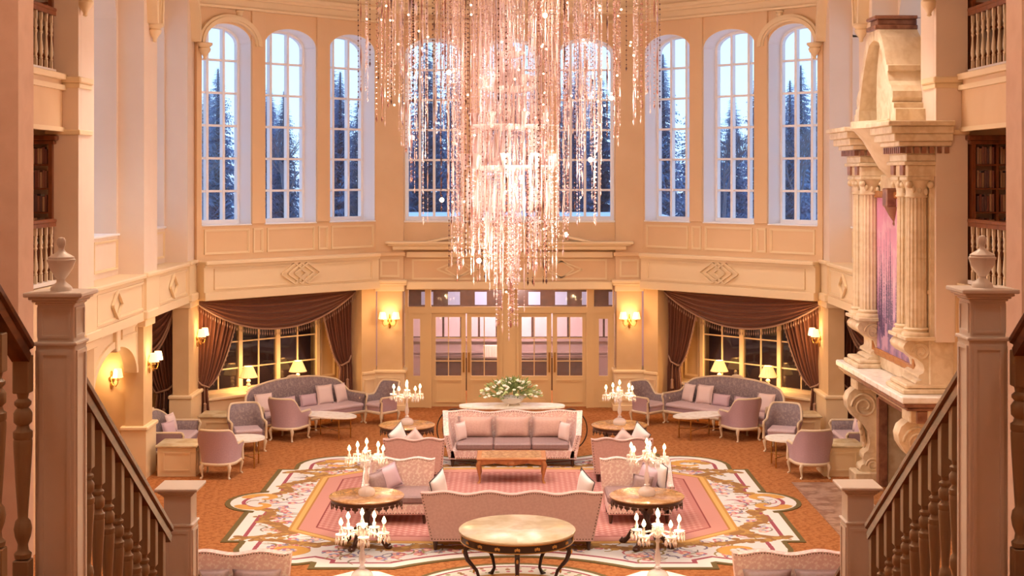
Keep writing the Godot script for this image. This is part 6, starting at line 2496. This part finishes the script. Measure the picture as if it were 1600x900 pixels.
func chandelier():
	var TOP := 10.3
	var c0 := Vector3(-0.05, 0, -24.85)
	var t := thing("chandelier", "huge crystal bead chandelier cascading from the ceiling in tiers of glittering strands", "chandelier", c0)
	var b := MB.new()
	b.lathe([[0.0, TOP], [2.75, TOP], [2.8, TOP + 0.05], [2.8, TOP + 0.12], [2.7, TOP + 0.16], [0.0, TOP + 0.16]], 48)
	b.lathe([[0.0, TOP + 0.16], [0.5, TOP + 0.16], [0.5, 10.6], [0.0, 10.6]], 24)
	part(t, "canopy", b, M.brass)
	var r := RandomNumberGenerator.new()
	r.seed = 2024
	var meshes := {}
	var mats := ["bead", "bead", "bead_rose", "rod_crystal", "bead_dark"]
	for k in 300:
		var rad := 2.62 * pow(r.randf(), 0.5) if k % 5 < 3 else 0.25 + 0.9 * r.randf()
		if k % 15 == 0:
			rad = 0.24 * r.randf()
		var a := r.randf() * TAU
		var low := hang_low(r, rad)
		var lvl := int((TOP - low) / 0.25)
		var kind := r.randi() % 2
		var key := lvl * 2 + kind
		if not meshes.has(key):
			meshes[key] = strand_mesh(lvl * 0.25, kind, r)
		var o := mi(t, "bead_strand", meshes[key], M[mats[r.randi() % 5] if rad < 1.3 else ["bead_dark", "bead_rose", "bead"][r.randi() % 3]], Vector3(rad * cos(a), TOP, rad * sin(a)))
		o.rotation.y = r.randf() * TAU
	# the remaining strands, too many to pick apart
	var mm := MultiMesh.new()
	mm.transform_format = MultiMesh.TRANSFORM_3D
	mm.mesh = strand_mesh(4.5, 1, r)
	var xf := []
	for k in 200:
		var rad := 2.6 * pow(r.randf(), 0.5) if k % 5 < 4 else 0.2 + 0.95 * r.randf()
		var a := r.randf() * TAU
		var low := hang_low(r, rad) + 0.15
		xf.append(Transform3D(Basis(Vector3.UP, r.randf() * TAU).scaled_local(Vector3(1, (TOP - low) / 4.5, 1)), Vector3(rad * cos(a), TOP, rad * sin(a))))
	mm.instance_count = xf.size()
	for k in xf.size():
		mm.set_instance_transform(k, xf[k])
	var mmi := MultiMeshInstance3D.new()
	mmi.name = "fine_bead_strands"
	mmi.multimesh = mm
	mmi.material_override = M.bead
	mmi.set_meta("kind", "stuff")
	t.add_child(mmi)
	# plain tiered crystal centre: rings of rods under shallow bowls, with a slim finial
	var tiers := [[5.05, 5.75, 0.72, 26], [5.75, 6.45, 0.62, 22], [6.45, 7.1, 0.42, 16], [7.1, 7.7, 0.24, 10]]
	for ti in tiers:
		b = MB.new()
		for k in ti[3]:
			var a: float = TAU * k / ti[3]
			var rr: float = ti[2]
			b.octa(Vector3(cos(a) * rr, (ti[0] + ti[1]) / 2 - 0.1 * (k % 3), sin(a) * rr), Vector3(0.028, (ti[1] - ti[0]) * 0.52, 0.028))
			b.octa(Vector3(cos(a + 0.1) * rr * 0.7, (ti[0] + ti[1]) / 2, sin(a + 0.1) * rr * 0.7), Vector3(0.024, (ti[1] - ti[0]) * 0.55, 0.024))
		part(t, "crystal_rods", b, M.crystal_pink)
		b = MB.new()
		b.lathe([[0.0, ti[1] - 0.06], [ti[2] * 0.7, ti[1] - 0.03], [ti[2] + 0.04, ti[1] + 0.04], [ti[2] + 0.05, ti[1] + 0.06], [0.0, ti[1] + 0.02]], 28)
		part(t, "crystal_bowl", b, M.crystal_pink)
	b = MB.new()
	b.lathe([[0.0, 7.7], [0.16, 7.72], [0.1, 7.8], [0.06, 7.9], [0.1, 8.0], [0.05, 8.1], [0.03, 8.3], [0.0, 8.45]], 16)
	part(t, "finial", b, M.crystal_pink)
	# open tulip cups with small bulbs round each bowl
	var cup := MB.new()
	cup.lathe([[0.0, -0.12], [0.03, -0.1], [0.05, -0.04], [0.06, 0.03], [0.075, 0.1], [0.1, 0.16], [0.095, 0.16], [0.06, 0.08], [0.0, 0.0]], 14)
	var cupm := cup.done()
	var cb := MB.new()
	cb.ball(Vector3(0, 0.1, 0), Vector3(0.035, 0.06, 0.035), 8, 6)
	var cbm := cb.done()
	for ti in [[5.85, 0.78, 9], [6.55, 0.62, 7], [7.2, 0.42, 5]]:
		for k in ti[2]:
			var a: float = TAU * k / ti[2] + float(ti[0])
			var c := mi(t, "tulip_cup", cupm, M.crystal_pink, Vector3(cos(a) * ti[1], ti[0], sin(a) * ti[1]))
			mi(c, "bulb", cbm, M.spire_glow)
	b = MB.new()
	b.tube([Vector3(0, 8.4, 0), Vector3(0, TOP, 0)], 0.012, 6)
	part(t, "suspension_rod", b, M.brass)
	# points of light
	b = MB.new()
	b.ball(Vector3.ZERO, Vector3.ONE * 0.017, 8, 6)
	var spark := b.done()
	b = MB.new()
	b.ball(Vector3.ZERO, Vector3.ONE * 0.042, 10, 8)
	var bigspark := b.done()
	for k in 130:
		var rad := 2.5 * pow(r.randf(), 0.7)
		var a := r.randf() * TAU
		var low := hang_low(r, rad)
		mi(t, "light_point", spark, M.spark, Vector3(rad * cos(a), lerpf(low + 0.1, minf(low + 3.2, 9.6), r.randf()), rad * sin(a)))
	for p in [[-1.0, 7.35, 0.9], [1.35, 5.9, 1.0], [-0.5, 4.22, 0.9], [0.6, 8.3, 0.9], [-1.7, 6.3, -0.4], [1.8, 7.0, -0.5], [0.2, 5.6, 1.35], [-0.2, 6.9, -1.5], [1.0, 4.6, -0.4], [-1.2, 5.2, -0.8]]:
		mi(t, "light_bulb", bigspark, M.spark, Vector3(p[0], p[1], p[2]))
		omni("chandelier_light", c0 + Vector3(p[0], p[1], p[2]), Color(1.0, 0.91, 0.85), 2.0, 0.04)
